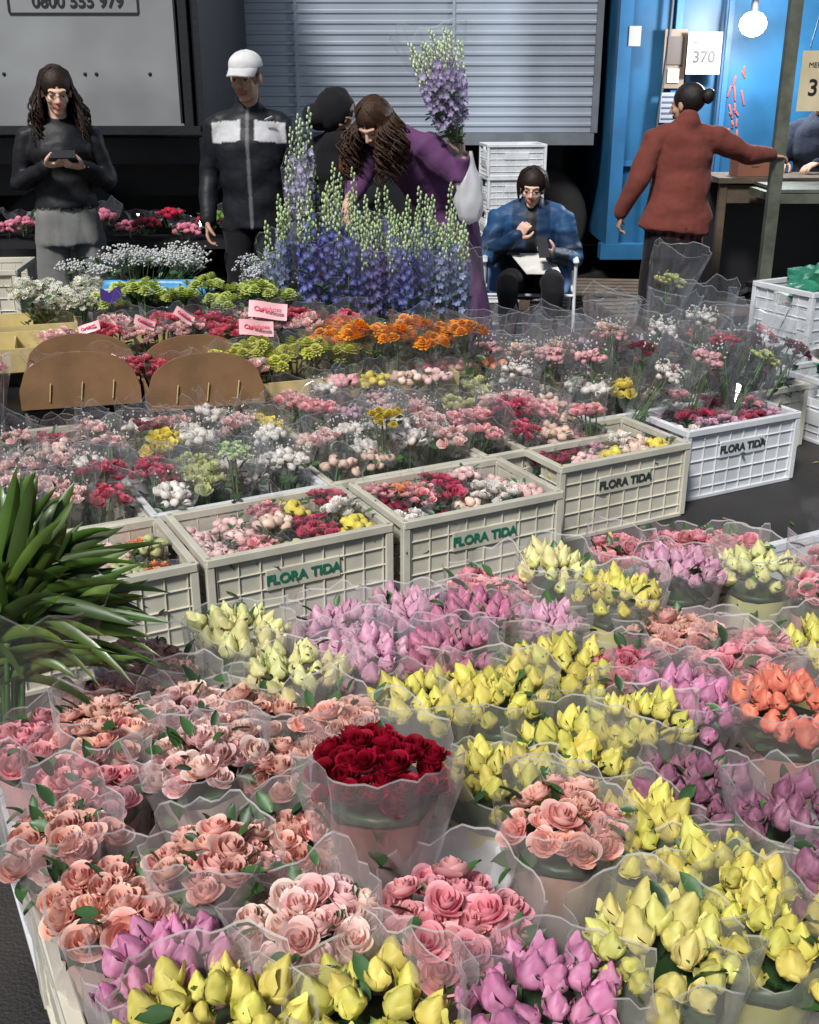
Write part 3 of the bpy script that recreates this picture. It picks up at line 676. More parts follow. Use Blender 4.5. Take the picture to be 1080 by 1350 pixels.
# ------------------------------------------------------------------ blue container
m_blue=M('blue_paint',(.010,.078,.17),.45,.0,var=.35,scale=2.2,bump=.12,bscale=8)
m_blue2=M('blue_door_paint',(.014,.09,.20),.45,.0,var=.3,scale=2.5,bump=.1)
e=empty('blue_shipping_container',(0,9.15,0))
mb=MB(); mb.box((3.6,1.05,1.72),(4.0,2.0,2.72)); ob('shell',mb.mesh('sh',[m_blue],False),(0,0,0),0,e)
mb=MB()
mb.box((1.64,.0,1.72),(.1,.12,2.8)); mb.box((3.6,0,.32),(4.1,.14,.12)); mb.box((3.6,0,3.1),(4.1,.14,.12)); mb.box((2.05,.02,1.72),(.05,.07,2.66)); mb.box((2.44,.02,1.72),(.04,.07,2.66)); mb.box((3.6,.02,1.72),(.05,.07,2.66))
mb.box((1.84,.03,1.0),(.34,.03,.04));mb.box((2.24,.03,.75),(.34,.03,.04))
ob('frame',mb.mesh('fr',[m_blue2],False),(0,0,0),0,e)
mb=MB(); v,f=loft([(1.98,-.03,3.05),(1.98,-.03,2.0),(1.93,-.03,1.2),(1.94,-.03,.45)],[.014]*4,n=8); mb.add(v,f,(.02,.03,.04))
v,f=loft([(2.4,-.03,3.05),(2.4,-.03,.45)],[.014]*2,n=8); mb.add(v,f,(.02,.06,.12))
ob('locking_bars',mb.mesh('lb',[m_solid]),(0,0,0),0,e)
mb=MB(); mb.box((2.0,-.02,1.77),(.17,.03,.42),(.14,.10,.07)); mb.box((2.0,-.04,1.83),(.12,.012,.2),(.05,.035,.03)); mb.box((2.0,-.04,1.65),(.09,.01,.1),(.3,.3,.3))
mb.box((1.98,-.04,1.42),(.12,.006,.22),(.2,.22,.27)); 
for k in range(5): mb.box((1.98,-.045,1.34+k*.04),(.1,.004,.012),(.06,.07,.1))
mb.box((1.68,-.065,1.93),(.09,.006,.14),(.30,.29,.28)); mb.box((2.0,-.045,1.62),(.004,.02,.004))
ob('vent_and_stickers',mb.mesh('vs',[m_solid],False),(0.03,0,0),0,e)
mb=MB()
r2=random.Random(4)
for k in range(16):
    x=2.50+r2.uniform(0,.1); zc=1.35+r2.uniform(-.15,.45); v,f=loft([(x,-.003,zc),(x+r2.uniform(-.04,.04),-.003,zc-r2.uniform(.03,.12))],[(.007,.002)]*2,n=6,sub=1); mb.add(v,f,(.45,.06,.04))
ob('red_paint_marks',mb.mesh('rp',[m_solid]),(0,.045,0),0,e)
e=empty('paper_sign',(2.24,9.06,1.81))
mb=MB(); mb.box((0,0,0),(.26,.006,.3)); ob('sheet',mb.mesh('sh',[M('sign_paper',(.27,.265,.24),.8,var=.12)],False),(0,0,0),0,e)
text('number','370',.115,m_black,(0,-.0045,-.03),(pi/2,0,0),e,off=.002); text('heading','MERCADO',.035,m_black,(0,-.0045,.07),(pi/2,0,0),e)

e=empty('work_lamp',(2.5,8.75,2.0))
m_bulb=M('bulb_glass',(1,1,1),.3,emit=(.95,.97,1),estr=60)
mb=MB(); v,f=ell((0,0,0),(.095,.095,.085),20,14); mb.add(v,f); ob('bulb',mb.mesh('bulb',[m_bulb]),(0,0,0),0,e)
mb=MB(); v,f=loft([(0,0,.08),(0,0,.14)],[.028,.028],n=12); mb.add(v,f); v,f=loft([(0,0,.1),(.02,.1,.5),(0,.3,1.0)],[.006]*3,n=6); mb.add(v,f); ob('socket_and_cable',mb.mesh('sc',[m_black]),(0,0,0),0,e)
ld=bpy.data.lights.new('bulb_light','POINT'); ld.energy=130; ld.color=(.93,.97,1); ld.shadow_soft_size=.08
lo=bpy.data.objects.new('bulb_light',ld); COL.objects.link(lo); lo.location=(0,-.20,0); lo.parent=e

m_pole=M('weathered_steel',(.12,.13,.10),.55,.4,var=.3,scale=9,bump=.2)
e=empty('steel_rack',(0,0,0))
mb=MB()
for x,y in((2.3,7.2),(4.1,7.2),(4.1,7.75),(3.2,7.75)): mb.box((x,y,1.5),(.075,.06,3.0))
for z in (.93,):
    mb.box((3.2,7.2,z),(1.72,.05,.06));mb.box((3.68,7.75,z),(.85,.05,.06)); mb.box((2.32,7.475,z),(.05,.485,.05)); mb.box((4.1,7.475,z),(.05,.485,.05))
    mb.box((3.2,7.475,z+.045),(1.72,.6,.02))
mb.box((3.2,7.2,2.25),(1.72,.03,.04)); mb.box((2.3,7.2,.02),(.14,.14,.03))
mb.box((3.2,7.2,.35),(1.72,.04,.05))
ob('rack_frame',mb.mesh('rf',[m_pole],False),(0,0,0),0,e)
e=empty('price_sign',(2.49,7.12,1.62))
mb=MB(); mb.box((0,0,0),(.28,.006,.34)); ob('sheet',mb.mesh('s',[m_paperY],False),(0,0,0),0,e)
text('number','370',.13,m_black,(.01,-.0045,-.04),(pi/2,0,0),e,off=.002); text('heading','MERCADO',.04,m_black,(0,-.0045,.09),(pi/2,0,0),e)
mb=MB(); v,f=loft([(-.1,0,.17),(0,0,.62),(.1,0,.17)],[.003]*3,n=5); mb.add(v,f); ob('string',mb.mesh('st',[m_black]),(0,0,0),0,e)
e=empty('wooden_counter',(2.62,8.0,0))
mb=MB(); mb.box((0,0,.99),(1.05,.5,.035))
for x in(-.48,.48):
    for y in(-.2,.2): mb.box((x,y,.485),(.05,.05,.968))
mb.box((0,-.2,.9),(.9,.03,.12)); ob('top_and_legs',mb.mesh('c',[m_wood2],False),(0,0,0),0,e)
mb=MB(); mb.box((0,.1,.5),(1.0,.02,.9)); ob('dark_back_panel',mb.mesh('dp',[m_black],False),(0,0,0),0,e)
mb=MB(); mb.box((0,0,.06),(.24,.16,.12)); mb.box((0,0,.125),(.25,.17,.01)); mb.box((0,-.082,.08),(.05,.006,.03)); ob('wooden_cash_box',mb.mesh('cb',[M('box_wood',(.2,.08,.05),.6)],False),(2.35,7.92,1.01),.1)
for k in range(5): ob('plastic_crate',cm_wh,(.78,8.75,.005+k*.235),.12+.04*(k%2),sc=(.72,.8,.75))
for k in range(6): crumple('black_rubbish_bag',(2.1+.25*k,8.25+.1*(k%2),.2),.22,m_black,40+k)
mb=MB()
for k in range(5): mb.box((0,k*.14,.13),(1.1,.09,.018))
for k in range(3): mb.box((-.48+k*.48,.28,.06),(.08,.66,.118))
pal=mb.mesh('pal',[m_wood2],False)
ob('wooden_pallet',pal,(1.95,7.5,0),.15); ob('wooden_pallet',pal,(1.35,8.3,0),-.1)

# ------------------------------------------------------------------ people
def remesh(src,voxel,smooth=2):
    mb=MB()
    lab=[]
    for (v,f,l) in src: mb.add(v,f); lab+= [l]*len(v)
    V=np.concatenate(mb.v)
    me=mb.mesh('tmp',[]); o=bpy.data.objects.new('tmp',me);COL.objects.link(o)
    q=o.modifiers.new('r','REMESH');q.mode='VOXEL';q.voxel_size=voxel
    if smooth: s_=o.modifiers.new('s','SMOOTH');s_.iterations=smooth;s_.factor=.5
    dg=bpy.context.evaluated_depsgraph_get();m2=bpy.data.meshes.new_from_object(o.evaluated_get(dg));bpy.data.objects.remove(o)
    nv=len(m2.vertices);co=np.empty(nv*3);m2.vertices.foreach_get('co',co);co=co.reshape(-1,3)
    F=[]
    for p in m2.polygons:
        vs=list(p.vertices)
        if len(vs)==4:F.append(vs)
        elif len(vs)==3:F.append(vs+[vs[-1]])
    nr=np.empty(nv*3);m2.vertices.foreach_get('normal',nr);nr=nr.reshape(-1,3)
    kd=KDTree(len(V))
    for i,p in enumerate(V): kd.insert(p,i)
    kd.balance()
    L=[lab[kd.find(Vector(p))[1]] for p in co]
    bpy.data.meshes.remove(m2)
    return co,np.array(F),nr,L
def hand(w,d,nrm,thumb,curl=.5,sc=1.0,spread=.0,label='skin'):
    w=Vector(w);D=Vector(d).normalized();N_=Vector(nrm);N_=(N_-D*N_.dot(D)).normalized();Sd=Vector(thumb);Sd=(Sd-D*Sd.dot(D)-N_*Sd.dot(N_)).normalized()
    out=[]
    def P(a,b,c): return w+(D*a+Sd*b+N_*c)*sc
    out.append((*loft([P(-.03,0,0),P(.02,0,0),P(.06,0,.002),P(.088,-.001,.0)],[(.026*sc,.019*sc),(.033*sc,.016*sc),(.04*sc,.014*sc),(.038*sc,.011*sc)],side=Sd,n=14,sub=3),label))
    cu=curl if isinstance(curl,(list,tuple)) else [curl]*5
    for i,(off,L) in enumerate(zip((.030,.010,-.010,-.029),(.072,.080,.074,.058))):
        base=P(.082-(.006 if i==3 else 0),off,0); ang=0; pts=[base]; dirn=D
        for s_,fr in enumerate((.45,.31,.24)):
            ang+=cu[i+1]*(.9 if s_==0 else 1.1)
            dirn=(D*math.cos(ang)+N_*math.sin(ang)+Sd*(spread*off*6)).normalized()
            pts.append(pts[-1]+dirn*L*fr*sc)
        out.append((*loft(pts,[.0092*sc,.0085*sc,.0078*sc,.0065*sc],side=Sd,n=8,sub=2),label))
    b=P(.022,.028,.004); p1=b+(D*.55+Sd*.7+N_*.3).normalized()*.042*sc; p2=p1+(D*.75+Sd*.15+N_*(.3+.5*cu[0])).normalized()*.03*sc; p3=p2+(D*.7-Sd*.1+N_*(.3+.7*cu[0])).normalized()*.022*sc
    out.append((*loft([b,p1,p2,p3],[.0145*sc,.0115*sc,.0095*sc,.0075*sc],side=N_,n=8,sub=2),label))
    return out
def head_src(HM,s=1.0,female=False):
    o=[]
    def tr(vf,l): v=vf[0]*s; v=np.array([tuple(HM@Vector(p)) for p in v]); o.append((v,vf[1],l))
    tr(ell((0,.01,.03),(.074,.092,.086)),'skin'); tr(ell((0,-.034,-.028),(.057 if not female else .054,.055,.075)),'skin')
    tr(loft([(0,-.0,-.02),(0,-.03,-.065),(0,-.058,-.093)],[(.062,.06),(.05,.05),(.027,.022)],n=14),'skin')
    for q in(-1,1):
        tr(ell((q*.034,-.058,-.028),(.024,.024,.022),10,8),'skin')
        tr(ell((q*.031,-.0735,.0035),(.0145,.0115,.0095),10,8),'skin')
        tr(ell((q*.076,.0,-.008),(.009,.018,.03),10,8),'skin')
        tr(ell((q*.0115,-.095,-.033),(.0085,.011,.008),8,6),'skin')
    tr(loft([(0,-.083,.014),(0,-.098,-.01),(0,-.109,-.027)],[.008,.010,.0115],n=10),'skin')
    tr(loft([(-.04,-.072,.022),(0,-.084,.02),(.04,-.072,.022)],[.009,.010,.009],side=(0,0,1),n=8),'skin')
    tr(loft([(-.022,-.082,-.059),(0,-.094,-.056),(.022,-.082,-.059)],[.004,.007,.004],side=(0,0,1),n=8),'lip')
    tr(loft([(-.019,-.082,-.067),(0,-.092,-.069),(.019,-.082,-.067)],[.004,.0075,.004],side=(0,0,1),n=8),'lip')
    return o
def figure(name,loc,yaw,body,hpos,hrot,neck,hands,cols,paint=None,hs=1.0,female=False,voxel=.011,fold=None):
    HM=Matrix.Translation(hpos)@Matrix.Rotation(hrot[0],4,'Z')@Matrix.Rotation(hrot[1],4,'X')@Matrix.Rotation(hrot[2],4,'Y')
    mb=MB()
    def put(res):
        co,F,nr,L=res
        C=np.array([cols[l][0] for l in L]);
        co=co.copy()
        for i,l in enumerate(L):
            mi=cols[l][1]
            p0=co[i].copy()
            if mi in(1,2):
                a=cols[l][2] if len(cols[l])>2 else .007; k=cols[l][3] if len(cols[l])>3 else (7,7,11)
                p=p0; co[i]=p+nr[i]*a*(noise.noise(Vector((p[0]*k[0],p[1]*k[1],p[2]*k[2]+5)))*1.6+.4*abs(noise.noise(Vector((p[0]*k[0]*2.3,p[1]*k[1]*2.3,p[2]*k[2]*2.1)))))
            if paint:
                c=paint(p0,l)
                if c is not None: C[i]=c
        mi=np.array([cols[L[f[0]]][1] for f in F])
        mb.add(co,F,C,mi)
    put(remesh(body,voxel,2))
    hs_=head_src(HM,hs,female); hs_.append((*loft([HM@Vector((0,.012,-.04)),(Vector(neck)+HM@Vector((0,.012,-.06)))/2,neck],[.05*hs,.05*hs,.06*hs],n=14),'skin'))
    put(remesh(hs_,.005,1))
    for h in hands: put(remesh(hand(*h[0],**h[1]),.0042,1))
    R3=np.array(HM.to_3x3());T3=np.array(HM.translation)
    for q in(-1,1):
        v,f=ell((q*.031,-.0762,-.0035),(.0115,.0105,.0048),12,8);mb.add(v*hs,f,(.42,.38,.35),0,R3,T3)
        v,f=ell((q*.031,-.0835,-.0035),(.0052,.0048,.0048),10,8);mb.add(v*hs,f,(.02,.012,.01),0,R3,T3)
        v,f=loft([(q*.017,-.087,.018),(q*.032,-.086,.023),(q*.047,-.072,.019)],[.0022,.0026,.0016],side=(0,0,1),n=6);mb.add(v*hs,f,(.05,.03,.02),0,R3,T3)
        v,f=loft([(q*.019,-.083,-.0005),(q*.031,-.0885,.0025),(q*.044,-.079,-.001)],[.0011,.0015,.0011],side=(0,0,1),n=6);mb.add(v*hs,f,(.03,.02,.015),0,R3,T3)
    o=ob(name,mb.mesh(name,[m_skin,m_cloth,m_shiny]),loc,yaw)
    return o,HM
def part(parent,name,pieces,mats,M4=None,smooth=True):
    mb=MB()
    for p in pieces:
        v,f=p[0],p[1];c=p[2] if len(p)>2 else (1,1,1);mi=p[3] if len(p)>3 else 0
        if M4 is not None: v=np.array([tuple(M4@Vector(q)) for q in v])
        mb.add(v,f,c,mi)
    return ob(name,mb.mesh(name,mats,smooth),(0,0,0),0,parent)
def hairwave(v,seed,a=.006):
    return np.array([np.array(p)*(1+a*12*noise.noise(Vector(p)*28+Vector((seed,0,0)))) for p in v])
def longhair(HM,n,L,curl,seed,col,r0=.0085,spread=.035,phi0=50):
    r3=random.Random(seed);out=[]
    v,f=ell((0,.021,.038),(.084,.1,.093),22,14); v=hairwave(v,seed,.003); out.append((np.array([tuple(HM@Vector(p)) for p in v]),f,col))
    for k in range(n):
        ph=math.radians(r3.uniform(phi0,360-phi0)); ang=ph
        lx,ly=math.sin(ang),-math.cos(ang)
        p0=HM@Vector((.02*lx,.03*ly+.0,.127)); p1=HM@Vector((.07*lx,.08*ly+.018,.093)); p2=HM@Vector((.092*lx,.098*ly+.028,.02))
        out_=(p2-(HM@Vector((0,.02,.02)))).normalized(); out_.z=min(out_.z,.2)
        pts=[p0,p1,p2];ll=L*r3.uniform(.7,1.1);m=11;w=r3.uniform(.9,1.5);q=r3.uniform(0,6);am=curl*r3.uniform(.5,1.3);sp=spread*r3.uniform(.1,1.3)
        for j in range(1,m+1):
            t=j/m; base=p2+Vector((out_.x,out_.y,0))*sp*min(1,t*2.2)+Vector((0,0,-ll*t))
            pts.append(base+Vector((math.cos(q+j*w),math.sin(q+j*w),0))*am*min(1,t*3))
        rr=[r0*.7,r0,r0]+[r0*(1-.55*(j/m)**2) for j in range(1,m+1)]
        v,f=loft(pts,rr,n=4,sub=2); g=r3.uniform(.7,1.4); out.append((v,f,tuple(c*g for c in col)))
    return out
def arm(s,e_,w,r=(.062,.05,.036),l='top',n=14): return (*loft([s,Vector(s).lerp(Vector(e_),.5),e_,Vector(e_).lerp(Vector(w),.5),w],[r[0],(r[0]+r[1])/2*.98,r[1],(r[1]+r[2])/2*1.02,r[2]],n=n,sub=3),l)
def leg(h,k,a,r=(.089,.065,.05),l='pants'): return (*loft([h,Vector(h).lerp(Vector(k),.5),k,Vector(k).lerp(Vector(a),.45),a],[r[0],(r[0]+r[1])*.5,r[1],(r[1]+r[2])*.52,r[2]],n=14,sub=3),l)
def shoe(a,dirx=(0,-1,0),l='shoe'):
    a=Vector(a);d=Vector(dirx); return (*loft([a+Vector((0,0,-.045))-d*.05,a+Vector((0,0,-.045))+d*.06,a+Vector((0,0,-.055))+d*.16],[(.042,.045),(.045,.04),(.038,.028)],side=(d.y,-d.x,0) if abs(d.y)>abs(d.x) else (0,1,0),n=12,sub=3),l)
SK1=(.68,.43,.33);SK2=(.46,.27,.185);SK3=(.60,.38,.28)
def lip(c): return (c[0]*.8,c[1]*.45,c[2]*.45)
m_glassf=M('spectacle_frame',(.03,.02,.02),.3)
def glasses(parent,HM):
    P_=[]
    for q in(-1,1):
        pts=[(q*.032+.022*math.cos(a),-.099+abs(math.cos(a))*.004,-.002+.018*math.sin(a)) for a in np.linspace(0,2*pi,17)]
        v,f=loft(pts,[.0012]*17,n=5,sub=1,cap=False);P_.append((v,f))
        v,f=loft([(q*.054,-.095,.003),(q*.078,-.05,.004),(q*.08,.0,.0)],[.0012]*3,n=5,sub=2);P_.append((v,f))
    v,f=loft([(-.010,-.102,.002),(.010,-.102,.002)],[.0012]*2,n=5,sub=1);P_.append((v,f))
    part(parent,'glasses',P_,[m_glassf],HM)
def phone(parent,loc,R_,name='phone',land=False):
    mb=MB();d=(.125,.008,.062) if land else (.068,.008,.14)
    mb.box((0,0,0),d,(.015,.015,.018));mb.box((0,.0047,0),(d[0]-.009,.001,d[2]-.010),(.35,.4,.45));o=ob(name,mb.mesh('ph',[m_solid],False),loc,R_,parent);bevel(o,.003);return o

# --- man with white cap
cols={'jacket':((.010,.011,.015),2,.009,(7,7,11)),'skin':(SK2,0),'lip':(lip(SK2),0),'pants':((.010,.010,.012),1),'shoe':((.02,.02,.02),2,0)}
body=[(*loft([(0,0,.86),(0,0,.98),(0,-.012,1.14),(0,-.02,1.28),(0,-.005,1.40),(0,.01,1.475),(0,.012,1.53)],[(.165,.115),(.175,.12),(.175,.12),(.195,.125),(.175,.105),(.09,.078),(.072,.068)],n=20),'jacket'),
 (*loft([(-.165,.005,1.405),(0,.01,1.44),(.165,.005,1.405)],[.066,.06,.066],n=14),'jacket'),
 arm((-.185,.005,1.40),(-.245,.03,1.13),(-.25,-.07,.91),(.067,.056,.043),'jacket'),arm((.185,.005,1.40),(.235,.04,1.13),(.22,-.07,.92),(.067,.056,.043),'jacket'),
 leg((-.09,0,.88),(-.10,-.01,.48),(-.11,.02,.11),(.089,.075,.062)),leg((.09,0,.88),(.10,-.01,.48),(.11,.02,.11),(.089,.075,.062)),shoe((-.11,.02,.10)),shoe((.11,.02,.10))]
def pman(p,l):
    if l=='jacket' and p[1]<.03 and .035<abs(p[0])<.20:
        zt=1.435-abs(p[0])*.10
        if zt-.105<p[2]<zt: return (.5,.5,.52)
    if l=='jacket' and abs(p[0])<.006 and p[1]<0: return (.12,.12,.13)
    return None
man,HM=figure('man',(-.87,6.35,0),.0,body,(0,-.045,1.645),(-.28,.15,0),(0,.005,1.47),
 [(((-.25,-.075,.90),(0,-.28,-1),(1,0,.0),(0,-1,0)),dict(curl=.42,sc=1.0)),(((.22,-.075,.91),(0,-.3,-1),(-1,0,0),(0,-1,0)),dict(curl=.42))],cols,pman,hs=1.06,voxel=.0095)
P_=[]
v,f=ell((0,.018,.03),(.079,.095,.082));P_.append((v*1.05,f,(.015,.011,.01),0))
part(man,'hair',P_,[m_hair],HM)
P_=[]
v=[];na,nt=36,10
for i in range(na):
    a=2*pi*i/na
    for j in range(nt):
        b=.5*pi*j/(nt-1); pan=1-.025*abs(math.cos(3*a))**8; fr=1+.06*max(0,-math.sin(a))*math.sin(2*b)
        v.append((.089*math.cos(a)*math.cos(b)**.9*pan*fr,.106*math.sin(a)*math.cos(b)**.9*pan*fr+.008,.052+.080*math.sin(b)+(.004*noise.noise(Vector((a,b*3,1))))))
P_.append((np.array(v),gf(na,nt,True),(.60,.60,.60)))
for off in (0,-.004):
    v=[]
    for i in range(19):
        a=math.radians(-72+8*i)
        for j in range(6):
            t=j/5; xi,yi,zi=.088*math.sin(a),-.104*math.cos(a)+.008,.056
            xo,yo,zo=.072*math.sin(a)*1.08,-.098*math.cos(a)-.080*max(0,math.cos(a))**.7,.034-.022*math.sin(a)**2
            v.append((xi+(xo-xi)*t,yi+(yo-yi)*t,zi+(zo-zi)*t**.8+off))
    P_.append((np.array(v),gf(19,6),(.56,.56,.56)))
part(man,'cap',P_,[m_cloth],HM)
part(man,'chest_logo',[(*loft([(.10,-.122,1.43),(.135,-.112,1.445)],[(.004,.012)]*2,n=8,sub=1),(.6,.6,.6))],[m_solid])

# --- woman with phone, left
cols={'top':((.011,.011,.013),2,.009,(9,9,13)),'skin':(SK1,0),'lip':(lip(SK1),0),'pants':((.17,.17,.165),1,.016,(11,11,2.5)),'shoe':((.03,.03,.03),2,0)}
body=[(*loft([(0,0,.98),(0,0,1.06),(0,-.01,1.18),(0,-.03,1.27),(0,-.005,1.37),(0,.01,1.43),(0,.01,1.46)],[(.175,.13),(.155,.115),(.14,.105),(.165,.125),(.145,.095),(.07,.065),(.055,.052)],n=20),'top'),
 (*loft([(-.145,.005,1.355),(0,.01,1.385),(.145,.005,1.355)],[.056,.05,.056],n=14),'top'),
 arm((-.165,.005,1.35),(-.235,.02,1.10),(-.07,-.23,1.21),(.062,.052,.036)),arm((.165,.005,1.35),(.235,.01,1.10),(.11,-.23,1.20),(.062,.052,.036)),
 (*loft([(0,0,.78),(0,0,.92),(0,0,.99)],[(.19,.135),(.178,.125),(.155,.11)],n=20),'pants'),
 leg((-.095,0,.84),(-.11,-.01,.48),(-.12,.02,.10),(.089,.088,.088)),leg((.095,0,.84),(.11,-.01,.48),(.12,.02,.10),(.089,.088,.088)),shoe((-.12,.0,.09)),shoe((.12,.0,.09))]
w1,HM=figure('woman_with_phone',(-1.90,6.3,0),.25,body,(0.01,-.055,1.575),(.12,.28,0),(0,.0,1.42),
 [(((-.065,-.235,1.21),(.75,-.6,.12),(.1,.2,1),(.1,-.5,.6)),dict(curl=.5,sc=.93)),(((.105,-.235,1.20),(-.75,-.6,.15),(-.1,.2,1),(-.1,-.5,.6)),dict(curl=.5,sc=.93))],cols,None,hs=.97,female=True)
part(w1,'hair',longhair(HM,230,.36,.018,5,(.022,.012,.008),r0=.0052,phi0=62,spread=.05),[m_hair])
glasses(w1,HM); phone(w1,(.02,-.325,1.270),(-1.0,0,0),land=True)

# --- woman in purple dress
PUR=(.115,.045,.125)
cols={'dress':(PUR,1,.013,(13,13,3)),'top':(PUR,1,.010,(10,10,9)),'skin':(SK3,0),'lip':(lip(SK3),0),'shoe':((.03,.02,.02),2,0)}
sd=(.75,-.65,0)
body=[(*loft([(.11,.05,.10),(.09,.05,.35),(.06,.05,.62),(.04,.05,.86),(-.02,.02,1.02)],[(.25,.22),(.225,.19),(.205,.175),(.18,.155),(.14,.12)],side=sd,n=24),'dress'),
 (*loft([(.0,.02,.98),(-.08,-.03,1.12),(-.16,-.09,1.24),(-.235,-.145,1.34),(-.28,-.18,1.39)],[(.135,.12),(.145,.125),(.165,.125),(.13,.09),(.055,.05)],side=sd,n=20),'top'),
 (*loft([(-.11,-.22,1.32),(-.22,-.13,1.355),(-.34,-.03,1.32)],[.06,.055,.06],n=12),'top'),
 arm((-.09,-.24,1.32),(.085,-.27,1.16),(.10,-.30,1.24),(.085,.07,.045),'top'),
 (*loft([(.085,-.27,1.15),(.10,-.305,1.27)],[.034,.026],n=12),'skin'),
 arm((-.35,-.02,1.31),(-.43,-.12,1.16),(-.47,-.26,1.07),(.08,.075,.05),'top'),
 (*loft([(-.46,-.24,1.08),(-.50,-.33,1.02)],[.032,.026],n=12),'skin'),
 (*loft([(.03,.02,.3),(.03,.02,.09)],[.05,.04],n=10),'skin'),(*loft([(.18,.06,.3),(.18,.06,.09)],[.05,.04],n=10),'skin'),shoe((.03,.0,.08)),shoe((.18,.05,.08))]
w2,HM=figure('woman_in_purple_dress',(.17,6.25,0),0,body,(-.355,-.235,1.425),(-.55,.75,.0),(-.28,-.17,1.37),
 [(((.10,-.305,1.27),(-.05,-.05,1),(-.8,.4,0),(-.2,-.9,0)),dict(curl=.95,sc=.93)),(((-.50,-.33,1.02),(-.3,-.7,-.7),(.5,0,-.5),(.5,-.5,0)),dict(curl=.5,sc=.93))],cols,None,hs=.97,female=True)
part(w2,'hair',longhair(HM,280,.29,.03,8,(.045,.023,.013),r0=.0052,spread=.065,phi0=38),[m_hair])
v=[];f=gf(22,16,True)
for i in range(22):
    a=2*pi*i/22
    for j in range(16):
        t=j/15; rr=np.interp(t,[0,.04,.3,.55,.8,1],[0,.05,.078,.062,.026,.008]); q=1+.35*noise.noise(Vector((math.cos(a)*2,math.sin(a)*2,t*4)))+.2*noise.noise(Vector((math.cos(a)*5,math.sin(a)*5,t*3+9)))
        v.append((rr*q*math.cos(a),rr*q*.6*math.sin(a),-.13+.37*t))
mb=MB(); mb.add(np.array(v),f)
ob('white_plastic_bag',mb.mesh('bag',[film('white_bag_film',(.85,.85,.86),.95,.3,.12,.05)]),(.315,5.95,1.05),.2)

# --- seated woman + folding chair
JB=(.012,.035,.085)
cols={'top':(JB,2,.010,(9,9,20)),'skin':(SK1,0),'lip':(lip(SK1),0),'pants':((.012,.012,.014),1),'shoe':((.02,.02,.02),2,0)}
body=[(*loft([(0,.06,.38),(0,.07,.50),(0,.06,.64),(0,.03,.76),(0,.015,.85),(0,.0,.895)],[(.20,.16),(.205,.165),(.21,.165),(.2,.15),(.15,.115),(.08,.078)],n=20),'top'),
 (*loft([(-.17,.02,.80),(0,.02,.85),(.17,.02,.80)],[.078,.07,.078],n=14),'top'),
 arm((-.20,.02,.79),(-.285,-.06,.55),(-.09,-.25,.70),(.082,.07,.046)),arm((.20,.02,.79),(.285,-.06,.54),(.13,-.29,.60),(.082,.07,.046)),
 (*loft([(0,.06,.36),(0,-.02,.39)],[(.19,.12),(.17,.1)],n=16),'pants'),
 leg((-.10,.0,.39),(-.14,-.42,.44),(-.13,-.38,.11),(.089,.075,.052)),leg((.10,.0,.39),(.14,-.42,.44),(.13,-.38,.11),(.089,.075,.052)),shoe((-.13,-.38,.10)),shoe((.13,-.38,.10))]
def pseat(p,l):
    if l=='top':
        if abs(p[0])<.03 and p[1]<0: return (.01,.01,.012)
        if p[2]>.72 and abs(p[0])>.12: return (.018,.07,.17)  # lighter blue shoulders and sleeves: shiny highlights painted into the jacket colour
        if abs(p[0])>.24 and p[2]<.60: return (.02,.08,.18)
        if p[2]<.62 : return (.008,.012,.02)
    return None
w3,HM=figure('seated_woman',(.79,7.35,0),-.08,body,(0,-.055,.985),(-.1,.2,.05),(0,.0,.87),
 [(((-.09,-.25,.70),(.55,-.1,.85),(.3,.9,.0),(.6,-.3,-.3)),dict(curl=.8,sc=.93)),(((.13,-.29,.60),(-.6,-.55,.35),(-.3,.3,.8),(0,-.4,.8)),dict(curl=.6,sc=.93))],cols,pseat,hs=1.0,female=True)
P_=[];v,f=ell((0,.016,.040),(.087,.1,.095),26,18);v=hairwave(v,3,.003);P_.append((v,f,(.02,.012,.009)))
rh=random.Random(2)
for k in range(200):
    ph=math.radians(rh.uniform(58,302)); lx,ly=math.sin(ph),-math.cos(ph); w_=rh.uniform(.98,1.06)
    v,f=loft([(.02*lx,.03*ly-.005,.134),(.074*lx*w_,.082*ly+.014,.098),(.096*lx*w_,.098*ly+.025,.01),(.088*lx*w_,.09*ly+.025,-.06+rh.uniform(-.02,.015))],[.004,.005,.005,.002],n=4,sub=2); g=rh.uniform(.7,1.3); P_.append((v,f,(.02*g,.012*g,.009*g)))
part(w3,'hair',P_,[m_hair],HM); glasses(w3,HM); phone(w3,(.07,-.385,.66),(-.6,0,.3))
mb=MB();mb.box((0,0,0),(.22,.30,.004),R=eul(.25,.05,.35));mb.box((.03,.02,.008),(.21,.28,.003),R=eul(.28,.03,.2));ob('papers',mb.mesh('pp',[m_paper],False),(.03,-.27,.535),0,w3)
e=empty('folding_chair',(.79,7.35,0),-.08);P_=[]
for q in(-1,1):
    x=q*.29
    P_.append(loft([(x,-.30,.02),(x,-.22,.30),(x,-.24,.54)],[.011]*3,n=8)); P_.append(loft([(x,-.26,.55),(x,.0,.57),(x,.24,.56)],[(.02,.012)]*3,n=8))
    P_.append(loft([(x*.97,.30,.02),(x*.97,.05,.33),(x*.97,-.2,.36)],[.011]*3,n=8)); P_.append(loft([(x,.10,.30),(x,.22,.56),(x,.30,.74)],[.011]*3,n=8))
P_.append(loft([(-.29,.30,.74),(.29,.30,.74)],[.011]*2,n=8));P_.append(loft([(-.29,-.22,.33),(.29,-.22,.33)],[.011]*2,n=8));P_.append(loft([(-.29,-.30,.03),(.29,-.30,.03)],[.011]*2,n=8));P_.append(loft([(-.28,.30,.03),(.28,.30,.03)],[.011]*2,n=8))
part(e,'tube_frame',[(a_,b_,(.65,.67,.7)) for a_,b_ in P_],[m_solid])
